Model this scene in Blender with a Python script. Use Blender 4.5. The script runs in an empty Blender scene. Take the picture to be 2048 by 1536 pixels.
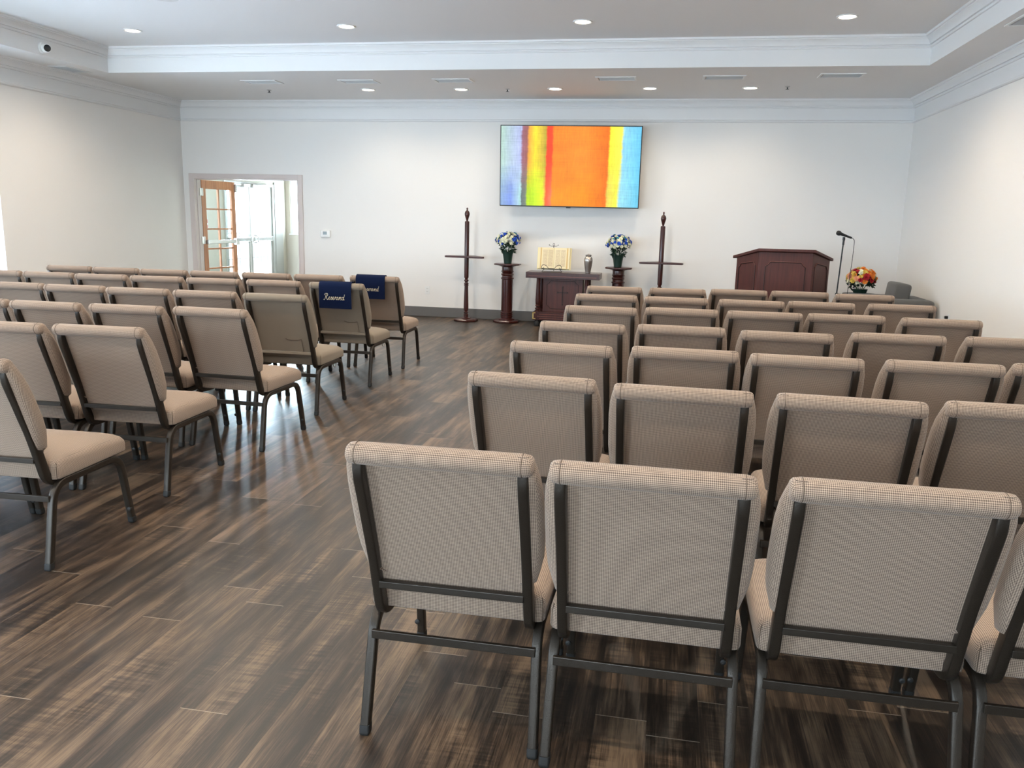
import bpy, bmesh, math, random
from mathutils import Vector, Matrix
random.seed(7)
PI = math.pi
C = bpy.context.scene.collection
scn = bpy.context.scene

# ------------------------------------------------------------------ camera, view, world, sky portals
CAM_H, YAW, PITCH, ROLL, FPX = 1.4337, -0.1845, -0.1989, 0.02435, 1638.13
cy, sy, cp, sp = math.cos(YAW), math.sin(YAW), math.cos(PITCH), math.sin(PITCH)
_f = Vector((sy*cp, cy*cp, sp)); _r = Vector((cy, -sy, 0)); _u = _r.cross(_f)
c_, s_ = math.cos(ROLL), math.sin(ROLL)
_R = c_*_r + s_*_u; _U = -s_*_r + c_*_u
cam = bpy.data.cameras.new('camera'); camo = bpy.data.objects.new('camera', cam); C.objects.link(camo)
camo.matrix_world = Matrix(((_R.x, _U.x, -_f.x, 0), (_R.y, _U.y, -_f.y, 0), (_R.z, _U.z, -_f.z, CAM_H), (0, 0, 0, 1)))
cam.sensor_width = 36; cam.lens = FPX/2048*36; cam.clip_start = 0.05; cam.clip_end = 200
scn.camera = camo
scn.view_settings.view_transform = 'Standard'; scn.view_settings.look = 'None'
scn.view_settings.gamma = 1; scn.view_settings.exposure = 0.66
try: scn.view_settings.use_curve_mapping = False
except Exception: pass
w = bpy.data.worlds.new('sky'); scn.world = w; w.use_nodes = True
bg = w.node_tree.nodes['Background']; bg.inputs[0].default_value = (0.72, 0.84, 1.0, 1); bg.inputs[1].default_value = 13.0

XL, XR, YB, YF = -7.278, 2.93, 11.567, -3.2
ZC, ZT, ZTT = 3.028, 2.742, 3.3075
TXL, TXR, TYB, TYF = -6.7227, 2.4264, 9.2315, -1.2
ODX0, ODX1, ODZ = -7.12, -5.42, 1.93           # doorway in the far wall
HX0, HX1, HY1, HZ = -7.9, -4.4, 16.2, 2.6      # hall beyond it
LWIN = [(6.35, 8.02), (3.6, 5.27), (0.85, 2.52), (-1.9, -0.23)]
WZ0, WZ1 = 0.55, 2.1
def portal(loc, rot, sx, sy_):
    l = bpy.data.lights.new('sky_portal', 'AREA'); l.shape = 'RECTANGLE'; l.size = sx; l.size_y = sy_
    l.cycles.is_portal = True
    o = bpy.data.objects.new('sky_portal', l); C.objects.link(o); o.location = loc; o.rotation_euler = rot
for a, b in LWIN: portal((XL-0.16, (a+b)/2, (WZ0+WZ1)/2), (0, -PI/2, 0), WZ1-WZ0, b-a)
FILL_WIN = [(-6.4, -4.2), (-1.9, .3)]  # unseen openings, added to bring daylight in from behind the camera
for a, b in FILL_WIN: portal(((a+b)/2, YF-0.16, 1.45), (PI/2, 0, 0), b-a, 1.7)
portal((HX0-0.16, 14.72, 1.0), (0, -PI/2, 0), 1.95, 1.85)
portal((-7.0, HY1+0.16, 1.55), (-PI/2, 0, 0), 1.7, 1.1)

def daylight(loc, direction, sx, sy_, power, col=(.58, .70, 1.0)):
    l = bpy.data.lights.new('daylight', 'AREA'); l.shape = 'RECTANGLE'; l.size = sx; l.size_y = sy_; l.energy = power; l.color = col
    o = bpy.data.objects.new('daylight', l); C.objects.link(o); o.location = loc
    o.rotation_mode = 'QUATERNION'; o.rotation_quaternion = Vector(direction).to_track_quat('-Z', 'Y')
for (a, b), pw in zip(FILL_WIN, (150, 30)): daylight(((a+b)/2, YF-.4, 1.5), (0, 1, .10), 2.0, 1.6, pw, (.78, .86, 1.0) if pw > 99 else (1.0, .90, .82))  # added fill through the unseen rear openings, cool left, warm right
for a, b in LWIN: daylight((XL-.55, (a+b)/2, (WZ0+WZ1)/2-.25), (1, 0, .42), 2.0, 1.6, 112)
daylight((-11.6, 20.9, 2.3), (3.9, -6.5, -.7), 3.6, 3.0, 9500, (.72, .86, 1))

# ------------------------------------------------------------------ mesh helpers
def add_box(bm, a, b, rot=None, piv=None):
    x0, y0, z0 = a; x1, y1, z1 = b
    vs = [bm.verts.new(p) for p in ((x0,y0,z0),(x1,y0,z0),(x1,y1,z0),(x0,y1,z0),(x0,y0,z1),(x1,y0,z1),(x1,y1,z1),(x0,y1,z1))]
    for f in ((3,2,1,0),(4,5,6,7),(0,1,5,4),(1,2,6,5),(2,3,7,6),(3,0,4,7)): bm.faces.new([vs[i] for i in f])
    if rot is not None: bmesh.ops.transform(bm, matrix=Matrix.Translation(piv) @ rot @ Matrix.Translation(-Vector(piv)), verts=vs)
    return vs
def rings(bm, rs, caps=True, closed=True):
    """loft through rings of equal point count"""
    R = [[bm.verts.new(p) for p in r] for r in rs]
    n = len(R[0]); m = n if closed else n-1
    for i in range(len(R)-1):
        for j in range(m):
            try: bm.faces.new((R[i][j], R[i][(j+1) % n], R[i+1][(j+1) % n], R[i+1][j]))
            except ValueError: pass
    if caps and closed:
        bm.faces.new(R[0][::-1]); bm.faces.new(R[-1])
    return R
def lathe(bm, prof, c=(0,0,0), n=24, mat=None, phase=0):
    rs = [[Vector((r*math.cos(2*PI*k/n+phase), r*math.sin(2*PI*k/n+phase), z)) for k in range(n)] for r, z in prof]
    rs = [[(mat @ p if mat else p) + Vector(c) for p in r] for r in rs]
    rings(bm, rs)
def fillet(pts, rad, seg=5):
    P = [Vector(p) for p in pts]; out = [P[0]]
    for i in range(1, len(P)-1):
        r = rad if not isinstance(rad, (list, tuple)) else rad[i-1]
        a, b, c = P[i-1], P[i], P[i+1]
        d1 = (a-b); d2 = (c-b); t = min(r, d1.length*.49, d2.length*.49)
        p0 = b + d1.normalized()*t; p2 = b + d2.normalized()*t
        for k in range(seg+1):
            u = k/seg; out.append((1-u)**2*p0 + 2*u*(1-u)*b + u*u*p2)
    out.append(P[-1]); return out
def catmull(pts, seg=5):
    P = [Vector(p) for p in pts]; P = [2*P[0]-P[1]] + P + [2*P[-1]-P[-2]]; out = []
    for i in range(1, len(P)-2):
        a, b, c, d = P[i-1:i+3]
        for k in range(seg):
            t = k/seg
            out.append(0.5*((2*b)+(c-a)*t+(2*a-5*b+4*c-d)*t*t+(-a+3*b-3*c+d)*t**3))
    out.append(P[-2]); return out
def sweep(bm, pts, prof, side=None):
    """sweep a 2-D profile (s,n) along pts; side = fixed side vector or None for parallel transport"""
    P = [Vector(p) for p in pts]; rs = []; prev = None
    for i, p in enumerate(P):
        t = (P[min(i+1, len(P)-1)] - P[max(i-1, 0)]).normalized()
        if side is not None:
            s = Vector(side); s = (s - t*s.dot(t)).normalized()
        else:
            if prev is None:
                s = t.cross(Vector((0,0,1)))
                if s.length < 1e-3: s = Vector((1,0,0))
                s.normalize()
            else: s = (prev - t*prev.dot(t)).normalized()
            prev = s
        nn = t.cross(s)
        rs.append([p + s*a + nn*b for a, b in prof])
    rings(bm, rs)
def circ(r, n=8): return [(r*math.cos(2*PI*k/n), r*math.sin(2*PI*k/n)) for k in range(n)]
def rrect(hx, hy, r, k=3):
    out = []
    for cx, cyy, a0 in ((hx-r, hy-r, 0), (-hx+r, hy-r, 90), (-hx+r, -hy+r, 180), (hx-r, -hy+r, 270)):
        for j in range(k+1):
            a = math.radians(a0 + 90*j/k); out.append((cx + r*math.cos(a), cyy + r*math.sin(a)))
    return out
def add_rbox(bm, a, b, r=.02, mat=None):
    """box with all edges rounded"""
    x0, y0, z0 = a; x1, y1, z1 = b; cx, cyy = (x0+x1)/2, (y0+y1)/2; hx, hy = (x1-x0)/2, (y1-y0)/2
    rs = []
    for k in range(5):
        an = PI/2*k/4; ins = r*(1-math.sin(an)); z = z0 + r*(1-math.cos(an))
        rs.append([Vector((cx+px, cyy+py, z)) for px, py in rrect(hx-ins, hy-ins, max(r-ins*.5, .002))])
    for k in range(5):
        an = PI/2*(4-k)/4; ins = r*(1-math.sin(an)); z = z1 - r*(1-math.cos(an))
        rs.append([Vector((cx+px, cyy+py, z)) for px, py in rrect(hx-ins, hy-ins, max(r-ins*.5, .002))])
    if mat: rs = [[mat @ p for p in q] for q in rs]
    rings(bm, rs)
def loop_profile(bm, x0, x1, y0, y1, prof):
    """moulding round the inside of a rectangle, prof = [(inward, z)]"""
    R = []
    for d, z in prof:
        R.append([bm.verts.new(p) for p in ((x0+d, y0+d, z), (x1-d, y0+d, z), (x1-d, y1-d, z), (x0+d, y1-d, z))])
    n = len(R)
    for i in range(n):
        a, b = R[i], R[(i+1) % n]
        for j in range(4): bm.faces.new((a[j], a[(j+1) % 4], b[(j+1) % 4], b[j]))
def uv_box(bm):
    uv = bm.loops.layers.uv.verify()
    for f in bm.faces:
        n = f.normal; ax = max(range(3), key=lambda i: abs(n[i]))
        for l in f.loops:
            p = l.vert.co
            l[uv].uv = (p.y, p.z) if ax == 0 else ((p.x, p.z) if ax == 1 else (p.x, p.y))
def obj(name, bm, mat, parent=None, smooth=False, bevel=0, sub=0, loc=None):
    bmesh.ops.recalc_face_normals(bm, faces=bm.faces); bm.normal_update(); uv_box(bm)
    me = bpy.data.meshes.new(name); bm.to_mesh(me); bm.free()
    for m_ in (mat if isinstance(mat, (list, tuple)) else [mat]): me.materials.append(m_)
    o = bpy.data.objects.new(name, me); C.objects.link(o)
    if smooth:
        for p in me.polygons: p.use_smooth = True
        if smooth != 'all':
            try: me.set_sharp_from_angle(angle=math.radians(smooth if smooth is not True else 40))
            except Exception: pass
    if bevel:
        b = o.modifiers.new('bevel', 'BEVEL'); b.width = bevel; b.segments = 2; b.limit_method = 'ANGLE'
    if sub:
        s = o.modifiers.new('sub', 'SUBSURF'); s.levels = sub; s.render_levels = sub
    if parent: o.parent = parent
    if loc: o.location = loc
    return o
def NB(): return bmesh.new()
def tag(o, label, cat, group=None):
    o['label'] = label; o['category'] = cat
    if group: o['group'] = group
    return o
def thing(name, label, cat, loc=(0,0,0), rz=0, group=None):
    o = bpy.data.objects.new(name, None); C.objects.link(o); o.location = loc; o.rotation_euler = (0,0,rz)
    return tag(o, label, cat, group)
def struct(name, bm, m, **k):
    o = obj(name, bm, m, **k); o['kind'] = 'structure'; return o
def dup_tree(o, parent=None):
    c = o.copy(); C.objects.link(c); c.parent = parent
    for ch in list(o.children): dup_tree(ch, c)
    return c

# ------------------------------------------------------------------ materials
def new_mat(name, col=(.8,.8,.8), rough=.5, metal=0, spec=None):
    m = bpy.data.materials.new(name); m.use_nodes = True
    b = m.node_tree.nodes['Principled BSDF']
    b.inputs['Base Color'].default_value = (*col, 1); b.inputs['Roughness'].default_value = rough; b.inputs['Metallic'].default_value = metal
    if spec is not None: b.inputs['Specular IOR Level'].default_value = spec
    return m
class NT:
    def __init__(s, m): s.t = m.node_tree; s.b = s.t.nodes['Principled BSDF']
    def n(s, k, **a):
        x = s.t.nodes.new(k)
        for q, v in a.items(): setattr(x, q, v)
        return x
    def l(s, a, b): s.t.links.new(a, b)
    def m(s, op, a, b=None, c=None):
        x = s.t.nodes.new('ShaderNodeMath'); x.operation = op
        for i, v in enumerate((a, b, c)):
            if v is None: continue
            if isinstance(v, (int, float)): x.inputs[i].default_value = v
            else: s.l(v, x.inputs[i])
        return x.outputs[0]
    def comb(s, a, b, c):
        x = s.t.nodes.new('ShaderNodeCombineXYZ')
        for i, v in enumerate((a, b, c)):
            if isinstance(v, (int, float)): x.inputs[i].default_value = v
            else: s.l(v, x.inputs[i])
        return x.outputs[0]
    def mix(s, f, a, b, mode='MIX'):
        x = s.t.nodes.new('ShaderNodeMix'); x.data_type = 'RGBA'; x.blend_type = mode
        for i, v in ((0, f), (6, a), (7, b)):
            if isinstance(v, (int, float)): x.inputs[i].default_value = v
            elif isinstance(v, tuple): x.inputs[i].default_value = (*v, 1)
            else: s.l(v, x.inputs[i])
        return x.outputs[2]
    def noise(s, vec, scale, detail=3, rough=.5):
        x = s.t.nodes.new('ShaderNodeTexNoise'); x.inputs['Scale'].default_value = scale; x.inputs['Detail'].default_value = detail; x.inputs['Roughness'].default_value = rough
        if vec is not None: s.l(vec, x.inputs['Vector'])
        return x.outputs['Fac']
    def ramp(s, f, stops, interp='LINEAR'):
        x = s.t.nodes.new('ShaderNodeValToRGB'); e = x.color_ramp.elements; x.color_ramp.interpolation = interp
        while len(e) < len(stops): e.new(.5)
        for q, (p, c) in zip(e, stops): q.position = p; q.color = (*c, 1) if len(c) == 3 else c
        s.l(f, x.inputs[0]); return x.outputs[0]
    def bump(s, h, strength=.2, dist=.002):
        x = s.t.nodes.new('ShaderNodeBump'); x.inputs['Strength'].default_value = strength; x.inputs['Distance'].default_value = dist
        s.l(h, x.inputs['Height']); s.l(x.outputs[0], s.b.inputs['Normal'])
def coords(t, kind='Object'): return t.n('ShaderNodeTexCoord').outputs[kind]

def painted(name, col, rough=.6, bs=.06):
    m = new_mat(name, col, rough, spec=.3); t = NT(m)
    t.bump(t.noise(coords(t), 180, 3), bs, .002); return m
M_wall = painted('wall_paint', (.84,.815,.78))
M_ceil = painted('ceiling_paint', (.80,.785,.775), .7)
M_trim = painted('trim_paint', (.79,.785,.775), .45, .02)
M_base = painted('baseboard_paint', (.14,.135,.13), .5, .02)
M_casing = painted('casing_paint', (.66,.58,.55), .45, .02)
M_hall = painted('hall_paint', (.52,.47,.39), .6)

def make_floor():
    m = new_mat('vinyl_planks', rough=.35); t = NT(m)
    sx = t.n('ShaderNodeSeparateXYZ'); t.l(coords(t), sx.inputs[0]); X, Y = sx.outputs[0], sx.outputs[1]
    u = t.m('DIVIDE', t.m('SUBTRACT', X, .015), .15); row = t.m('FLOOR', u); fu = t.m('FRACT', u)
    wn = t.n('ShaderNodeTexWhiteNoise', noise_dimensions='1D'); t.l(row, wn.inputs['W'])
    v = t.m('ADD', t.m('DIVIDE', Y, 1.22), t.m('MULTIPLY', wn.outputs[0], 7.3)); seg = t.m('FLOOR', v); fv = t.m('FRACT', v)
    w2 = t.n('ShaderNodeTexWhiteNoise', noise_dimensions='2D'); t.l(t.comb(row, seg, 0), w2.inputs['Vector']); ID = w2.outputs[0]
    off = t.m('MULTIPLY', ID, 37)
    def nv(kx, ky): return t.comb(t.m('MULTIPLY', X, kx), t.m('MULTIPLY', Y, ky), off)
    band = t.noise(nv(17, 1.7), 1, 3, .5)
    grain = t.noise(nv(230, 5), 1, 5, .7)
    swirl = t.noise(nv(40, 6), 1, 4, .65)
    saw = t.noise(nv(5, 75), 1, 2, .5)
    sawm = t.ramp(t.noise(nv(7, 2.4), 1, 2), [(.50, (0,0,0)), (.66, (1,1,1))])
    k = t.m('ADD', t.m('MULTIPLY', band, .95), t.m('MULTIPLY', swirl, .38))
    k = t.m('ADD', k, t.m('MULTIPLY', t.m('SUBTRACT', ID, .5), .19))
    k = t.m('ADD', k, t.m('MULTIPLY', t.m('SUBTRACT', grain, .5), .75))
    k = t.m('ADD', k, t.m('MULTIPLY', t.m('MULTIPLY', t.m('SUBTRACT', saw, .5), sawm), .55))
    col = t.ramp(k, [(.43, (.008,.0055,.004)), (.55, (.019,.0125,.0085)), (.66, (.042,.027,.018)), (.77, (.090,.058,.036)), (.92, (.16,.107,.067))])
    end = t.m('LESS_THAN', t.m('MINIMUM', fv, t.m('SUBTRACT', 1, fv)), .0013)
    edge = t.m('LESS_THAN', t.m('MINIMUM', fu, t.m('SUBTRACT', 1, fu)), .006)
    col = t.mix(t.m('MULTIPLY', edge, .45), col, (.03,.022,.018))
    col = t.mix(t.m('MULTIPLY', end, .6), col, (.36,.30,.24))
    t.l(col, t.b.inputs['Base Color'])
    rg = t.m('ADD', .27, t.m('MULTIPLY', grain, .2)); t.l(rg, t.b.inputs['Roughness'])
    t.bump(t.m('ADD', grain, t.m('MULTIPLY', saw, sawm)), .25, .0012)
    return m
M_floor = make_floor()

def make_fabric(name, light, dark, kind='check'):
    m = new_mat(name, light, .92, spec=.15); t = NT(m)
    uv = t.n('ShaderNodeTexCoord').outputs['UV']; sx = t.n('ShaderNodeSeparateXYZ'); t.l(uv, sx.inputs[0])
    if kind == 'check':
        P = 2*PI/.0044
        a = t.m('ADD', t.m('MULTIPLY', t.m('SINE', t.m('MULTIPLY', sx.outputs[0], P)), .9), .5)
        b = t.m('ADD', t.m('MULTIPLY', t.m('SINE', t.m('MULTIPLY', sx.outputs[1], P)), .9), .5)
        a = t.n('ShaderNodeClamp') and t.m('MINIMUM', t.m('MAXIMUM', a, 0), 1); b = t.m('MINIMUM', t.m('MAXIMUM', b, 0), 1)
        f = t.m('MULTIPLY', t.m('ADD', a, b), .5)
        f = t.m('ADD', f, t.m('MULTIPLY', t.m('SUBTRACT', t.noise(uv, 900, 1), .5), .25))
        col = t.mix(f, dark, light); h = f
    else:
        f = t.noise(uv, 420, 3, .7); col = t.ramp(f, [(.35, dark), (.65, light)]); h = f
    t.l(col, t.b.inputs['Base Color']); t.bump(h, .35, .001)
    t.b.inputs['Sheen Weight'].default_value = .15
    return m
M_fab = make_fabric('checked_fabric', (.435,.328,.25), (.085,.059,.047))
M_fab2 = make_fabric('melange_fabric', (.265,.215,.16), (.14,.112,.085), 'mel')
M_seam = new_mat('seam_thread', (.10,.07,.05), .9)
def make_metal(name, col, rough, metal, bs=.4, sc=350):
    m = new_mat(name, col, rough, metal); t = NT(m); t.bump(t.noise(coords(t), sc, 2), bs, .001); return m
M_frame = make_metal('bronze_powder_coat', (.029,.0225,.017), .33, .45, .55, 420)
M_rubber = new_mat('black_rubber', (.012,.012,.012), .6)
M_black = new_mat('black_metal', (.012,.012,.013), .35, .3)
M_steel = new_mat('brushed_steel', (.55,.54,.52), .3, .9)
M_alu = new_mat('aluminium_white', (.36,.345,.31), .4, .2)
M_brass = new_mat('brass', (.85,.62,.25), .25, 1)
M_white = new_mat('white_plastic', (.82,.82,.80), .4)
def make_wood(name, a, b, sc=(40, 40, 3), rough=.28):
    m = new_mat(name, a, rough); t = NT(m)
    mp = t.n('ShaderNodeMapping'); mp.inputs['Scale'].default_value = sc; t.l(coords(t), mp.inputs[0])
    f = t.noise(mp.outputs[0], 1, 4, .6); t.l(t.ramp(f, [(.3, a), (.7, b)]), t.b.inputs['Base Color'])
    t.b.inputs['Coat Weight'].default_value = .15; t.b.inputs['Coat Roughness'].default_value = .15
    return m
M_cherry = make_wood('cherry_wood', (.026,.0045,.0035), (.055,.009,.006))
M_cherry2 = make_wood('cherry_wood_dull', (.048,.011,.009), (.088,.021,.016), rough=.45); M_cherry2.node_tree.nodes['Principled BSDF'].inputs['Coat Weight'].default_value = .03
M_groove = new_mat('dark_groove', (.02,.005,.004), .5)
M_hi = new_mat('inlay_highlight_wood', (.22,.07,.05), .35)  # paler wood for inlay lines and the painted moulding highlights
M_oak = make_wood('oak_door', (.36,.135,.05), (.50,.21,.085), (30,30,2), .4)
M_grey = make_fabric('grey_upholstery', (.125,.122,.118), (.085,.083,.08), 'mel')
M_navy = make_fabric('navy_cloth', (.002,.008,.034), (.0015,.005,.024), 'mel'); M_navy.node_tree.nodes['Principled BSDF'].inputs['Sheen Weight'].default_value = 0
M_thread = new_mat('cream_thread', (.75,.68,.50), .8)
M_pot = new_mat('dark_green_pot', (.008,.03,.022), .35)
M_leaf = new_mat('leaf_green', (.02,.075,.02), .5)
M_leafd = new_mat('leaf_dark', (.008,.03,.014), .5)
M_stem = new_mat('stem_green', (.03,.09,.03), .6)
def petal(name, c): return new_mat(name, c, .7)
P_white = petal('petal_white', (.82,.82,.62)); P_blue = petal('petal_blue', (.02,.10,.55)); P_teal = petal('petal_teal', (.06,.28,.35))
P_or = petal('petal_orange', (.90,.30,.04)); P_red = petal('petal_red', (.45,.01,.02)); P_pink = petal('petal_pink', (.85,.40,.25)); P_yel = petal('petal_yellow', (.75,.55,.10))
M_centre = new_mat('flower_centre', (.25,.12,.02), .8)
def make_glass():
    m = bpy.data.materials.new('clear_glass'); m.use_nodes = True; t = m.node_tree; t.nodes.clear()
    o = t.nodes.new('ShaderNodeOutputMaterial'); mx = t.nodes.new('ShaderNodeMixShader'); tr = t.nodes.new('ShaderNodeBsdfTransparent'); gl = t.nodes.new('ShaderNodeBsdfGlossy')
    tr.inputs[0].default_value = (.93,.97,.96,1); gl.inputs['Roughness'].default_value = .03; mx.inputs[0].default_value = .07
    t.links.new(tr.outputs[0], mx.inputs[1]); t.links.new(gl.outputs[0], mx.inputs[2]); t.links.new(mx.outputs[0], o.inputs[0]); return m
M_glass = make_glass()
def emis(name, col, s):
    m = new_mat(name, col, .5); b = m.node_tree.nodes['Principled BSDF']
    b.inputs['Emission Color'].default_value = (*col, 1); b.inputs['Emission Strength'].default_value = s; return m
M_lens = emis('lamp_lens', (1,.88,.70), 12)
def make_steel_urn():
    m = new_mat('pewter', (.42,.38,.35), .28, .95); t = NT(m)
    sx = t.n('ShaderNodeSeparateXYZ'); t.l(coords(t), sx.inputs[0])
    t.bump(t.noise(t.comb(0, 0, t.m('MULTIPLY', sx.outputs[2], 900)), 1, 2), .15, .001); return m
M_urn = make_steel_urn()

# ------------------------------------------------------------------ room shell
def wall_pieces(bm, horiz, fixed0, fixed1, a0, a1, z0, z1, holes):
    """wall slab along x (horiz) or y with rectangular holes [(h0,h1,hz0,hz1)] sorted"""
    def b(p0, p1, q0, q1):
        if p1-p0 < 1e-4 or q1-q0 < 1e-4: return
        if horiz: add_box(bm, (p0, fixed0, q0), (p1, fixed1, q1))
        else: add_box(bm, (fixed0, p0, q0), (fixed1, p1, q1))
    cur = a0
    for h0, h1, k0, k1 in sorted(holes):
        b(cur, h0, z0, z1); b(h0, h1, z0, k0); b(h0, h1, k1, z1); cur = h1
    b(cur, a1, z0, z1)
TH = .15
bm = NB(); add_box(bm, (XL-TH, YF-TH, -.12), (XR+TH, YB+.001, 0)); add_box(bm, (HX0-.15, YB+.001, -.12), (HX1+.15, HY1+.15, 0)); struct('floor', bm, M_floor)
bm = NB(); wall_pieces(bm, True, YB, YB+TH, XL-TH, XR+TH, 0, 3.6, [(ODX0, ODX1, 0, ODZ)]); struct('wall_back', bm, M_wall)
bm = NB(); wall_pieces(bm, False, XL-TH, XL, YF-TH, YB, 0, 3.6, [(a, b, WZ0, WZ1) for a, b in LWIN]); struct('wall_left', bm, M_wall)
bm = NB(); add_box(bm, (XR, YF-TH, 0), (XR+TH, YB, 3.6)); struct('wall_right', bm, M_wall)
bm = NB(); wall_pieces(bm, True, YF-TH, YF, XL-TH, XR+TH, 0, 3.6, [(a, b, .6, 2.3) for a, b in FILL_WIN]); struct('wall_front', bm, M_wall)
bm = NB()
add_box(bm, (XL, TYB, ZC), (XR, YB, ZC+.5)); add_box(bm, (XL, YF, ZC), (XR, TYF, ZC+.5))
add_box(bm, (XL, TYF, ZC), (TXL, TYB, ZC+.5)); add_box(bm, (TXR, TYF, ZC), (XR, TYB, ZC+.5))
add_box(bm, (TXL, TYF, ZTT), (TXR, TYB, ZC+.5)); struct('ceiling', bm, M_ceil)
# tray fascia with its crown, and the wall crown with its flat frieze
bm = NB(); loop_profile(bm, TXL, TXR, TYF, TYB, [(0, ZC), (.006, ZC), (.006, 3.192), (.020, 3.194), (.024, 3.204), (.016, 3.210), (.016, 3.218), (.034, 3.221), (.036, 3.232), (.046, 3.250), (.066, 3.268), (.080, 3.276), (.080, 3.284), (.094, 3.288), (.098, ZTT), (0, ZTT)])
struct('trim_1', bm, M_trim, smooth=25)
bm = NB(); loop_profile(bm, XL, XR, YF, YB, [(0, ZT), (.018, ZT), (.030, ZT+.010), (.030, ZT+.022), (.016, ZT+.030), (.010, ZT+.034), (.010, 2.918), (.024, 2.920), (.028, 2.930), (.020, 2.936), (.020, 2.944), (.038, 2.947), (.040, 2.956), (.050, 2.974), (.070, 2.992), (.084, 3.000), (.084, 3.008), (.098, 3.011), (.102, ZC), (0, ZC)])
struct('trim_2', bm, M_trim, smooth=25)
# baseboards
bm = NB(); add_box(bm, (ODX1+.06, YB-.014, 0), (XR, YB, .141)); add_box(bm, (XL, YB-.014, 0), (ODX0-.06, YB, .141)); struct('baseboard_back', bm, M_base, bevel=.004)
bm = NB(); add_box(bm, (XL, YF, 0), (XL+.014, YB-.014, .141)); struct('baseboard_left', bm, M_base, bevel=.004)
bm = NB(); add_box(bm, (XR-.014, YF, 0), (XR, YB-.014, .141)); struct('baseboard_right', bm, M_base, bevel=.004)
# doorway casing and jamb
bm = NB(); cw = .062
for y0, y1 in ((YB-.018, YB), (YB+TH, YB+TH+.018)):
    add_box(bm, (ODX0-cw, y0, 0), (ODX0, y1, ODZ+cw)); add_box(bm, (ODX1, y0, 0), (ODX1+cw, y1, ODZ+cw)); add_box(bm, (ODX0, y0, ODZ), (ODX1, y1, ODZ+cw))
add_box(bm, (ODX0, YB-.018, 0), (ODX0+.022, YB+TH+.018, ODZ)); add_box(bm, (ODX1-.022, YB-.018, 0), (ODX1, YB+TH+.018, ODZ)); add_box(bm, (ODX0+.022, YB-.018, ODZ-.022), (ODX1-.022, YB+TH+.018, ODZ))
add_box(bm, (ODX0+.022, YB+.05, 0), (ODX0+.036, YB+.09, ODZ-.022)); add_box(bm, (ODX1-.036, YB+.05, 0), (ODX1-.022, YB+.09, ODZ-.022))
struct('trim_3', bm, M_casing, bevel=.003)
# hall beyond
bm = NB(); wall_pieces(bm, False, HX0-.12, HX0, YB+TH, HY1+.12, 0, HZ, [(13.78, 15.66, 0, 1.99)]); struct('wall_hall_left', bm, M_hall)
bm = NB(); wall_pieces(bm, True, HY1, HY1+.12, HX0, HX1, 0, HZ, [(-7.80, -6.2, 1.02, 2.2)]); struct('wall_hall_back', bm, M_hall)
bm = NB(); add_box(bm, (HX1, YB+TH, 0), (HX1+.12, HY1+.12, HZ)); struct('wall_hall_right', bm, M_hall)
bm = NB(); add_box(bm, (HX0-.12, YB+TH, HZ), (HX1+.12, HY1+.12, HZ+.1)); struct('ceiling_hall', bm, M_trim)
# windows on the left wall
def window_left(i, y0, y1):
    r = bpy.data.objects.new('window_%d' % i, None); C.objects.link(r); r['kind'] = 'structure'; r.location = (XL, (y0+y1)/2, WZ0)
    W = (y1-y0)/2; H = WZ1-WZ0
    bm = NB()
    add_box(bm, (-.13, -W, 0), (-.08, -W+.05, H)); add_box(bm, (-.13, W-.05, 0), (-.08, W, H)); add_box(bm, (-.13, -W+.05, 0), (-.08, W-.05, .05)); add_box(bm, (-.13, -W+.05, H-.05), (-.08, W-.05, H)); add_box(bm, (-.125, -W+.05, H/2-.02), (-.085, W-.05, H/2+.02))
    f = obj('window_frame', bm, M_trim, r, bevel=.003)
    bm = NB(); add_box(bm, (-.108, -W+.05, .05), (-.102, W-.05, H-.05)); obj('window_pane', bm, M_glass, r)
    bm = NB(); add_box(bm, (-.13, -W-.02, -.02), (.02, W+.02, 0)); obj('window_sill', bm, M_trim, r, bevel=.004)
    bm = NB(); n = int((H-.06)/.024)
    for k in range(n):
        z = .03 + k*.024; add_box(bm, (-.056, -W+.01, z-.0007), (-.030, W-.01, z+.0007), Matrix.Rotation(-.4, 4, 'Y'), (-.043, 0, z))
    b = obj('blind_slats', bm, M_blind, r)
    bm = NB(); add_box(bm, (-.062, -W+.005, H-.035), (-.022, W-.005, H)); obj('blind_rail', bm, M_white, r)
M_blind = new_mat('blind_slat', (.80,.84,.86), .5)
for i, (a, b) in enumerate(LWIN): window_left(i+1, a, b)
# unseen windows added behind the camera so daylight enters from that side
for i, (a, b) in enumerate(FILL_WIN):
    r = bpy.data.objects.new('window_%d' % (i+6), None); C.objects.link(r); r['kind'] = 'structure'; r.location = ((a+b)/2, YF-.10, .6)
    W = (b-a)/2; bm = NB()
    for x0, x1, z0, z1 in ((-W, -W+.05, 0, 1.7), (W-.05, W, 0, 1.7), (-W+.05, W-.05, 0, .05), (-W+.05, W-.05, 1.65, 1.7), (-.02, .02, .05, 1.65)): add_box(bm, (x0, -.03, z0), (x1, .03, z1))
    obj('window_frame', bm, M_trim, r, bevel=.003)
    bm = NB(); add_box(bm, (-W+.05, -.003, .05), (W-.05, .003, 1.65)); obj('window_pane', bm, M_glass, r)
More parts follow.
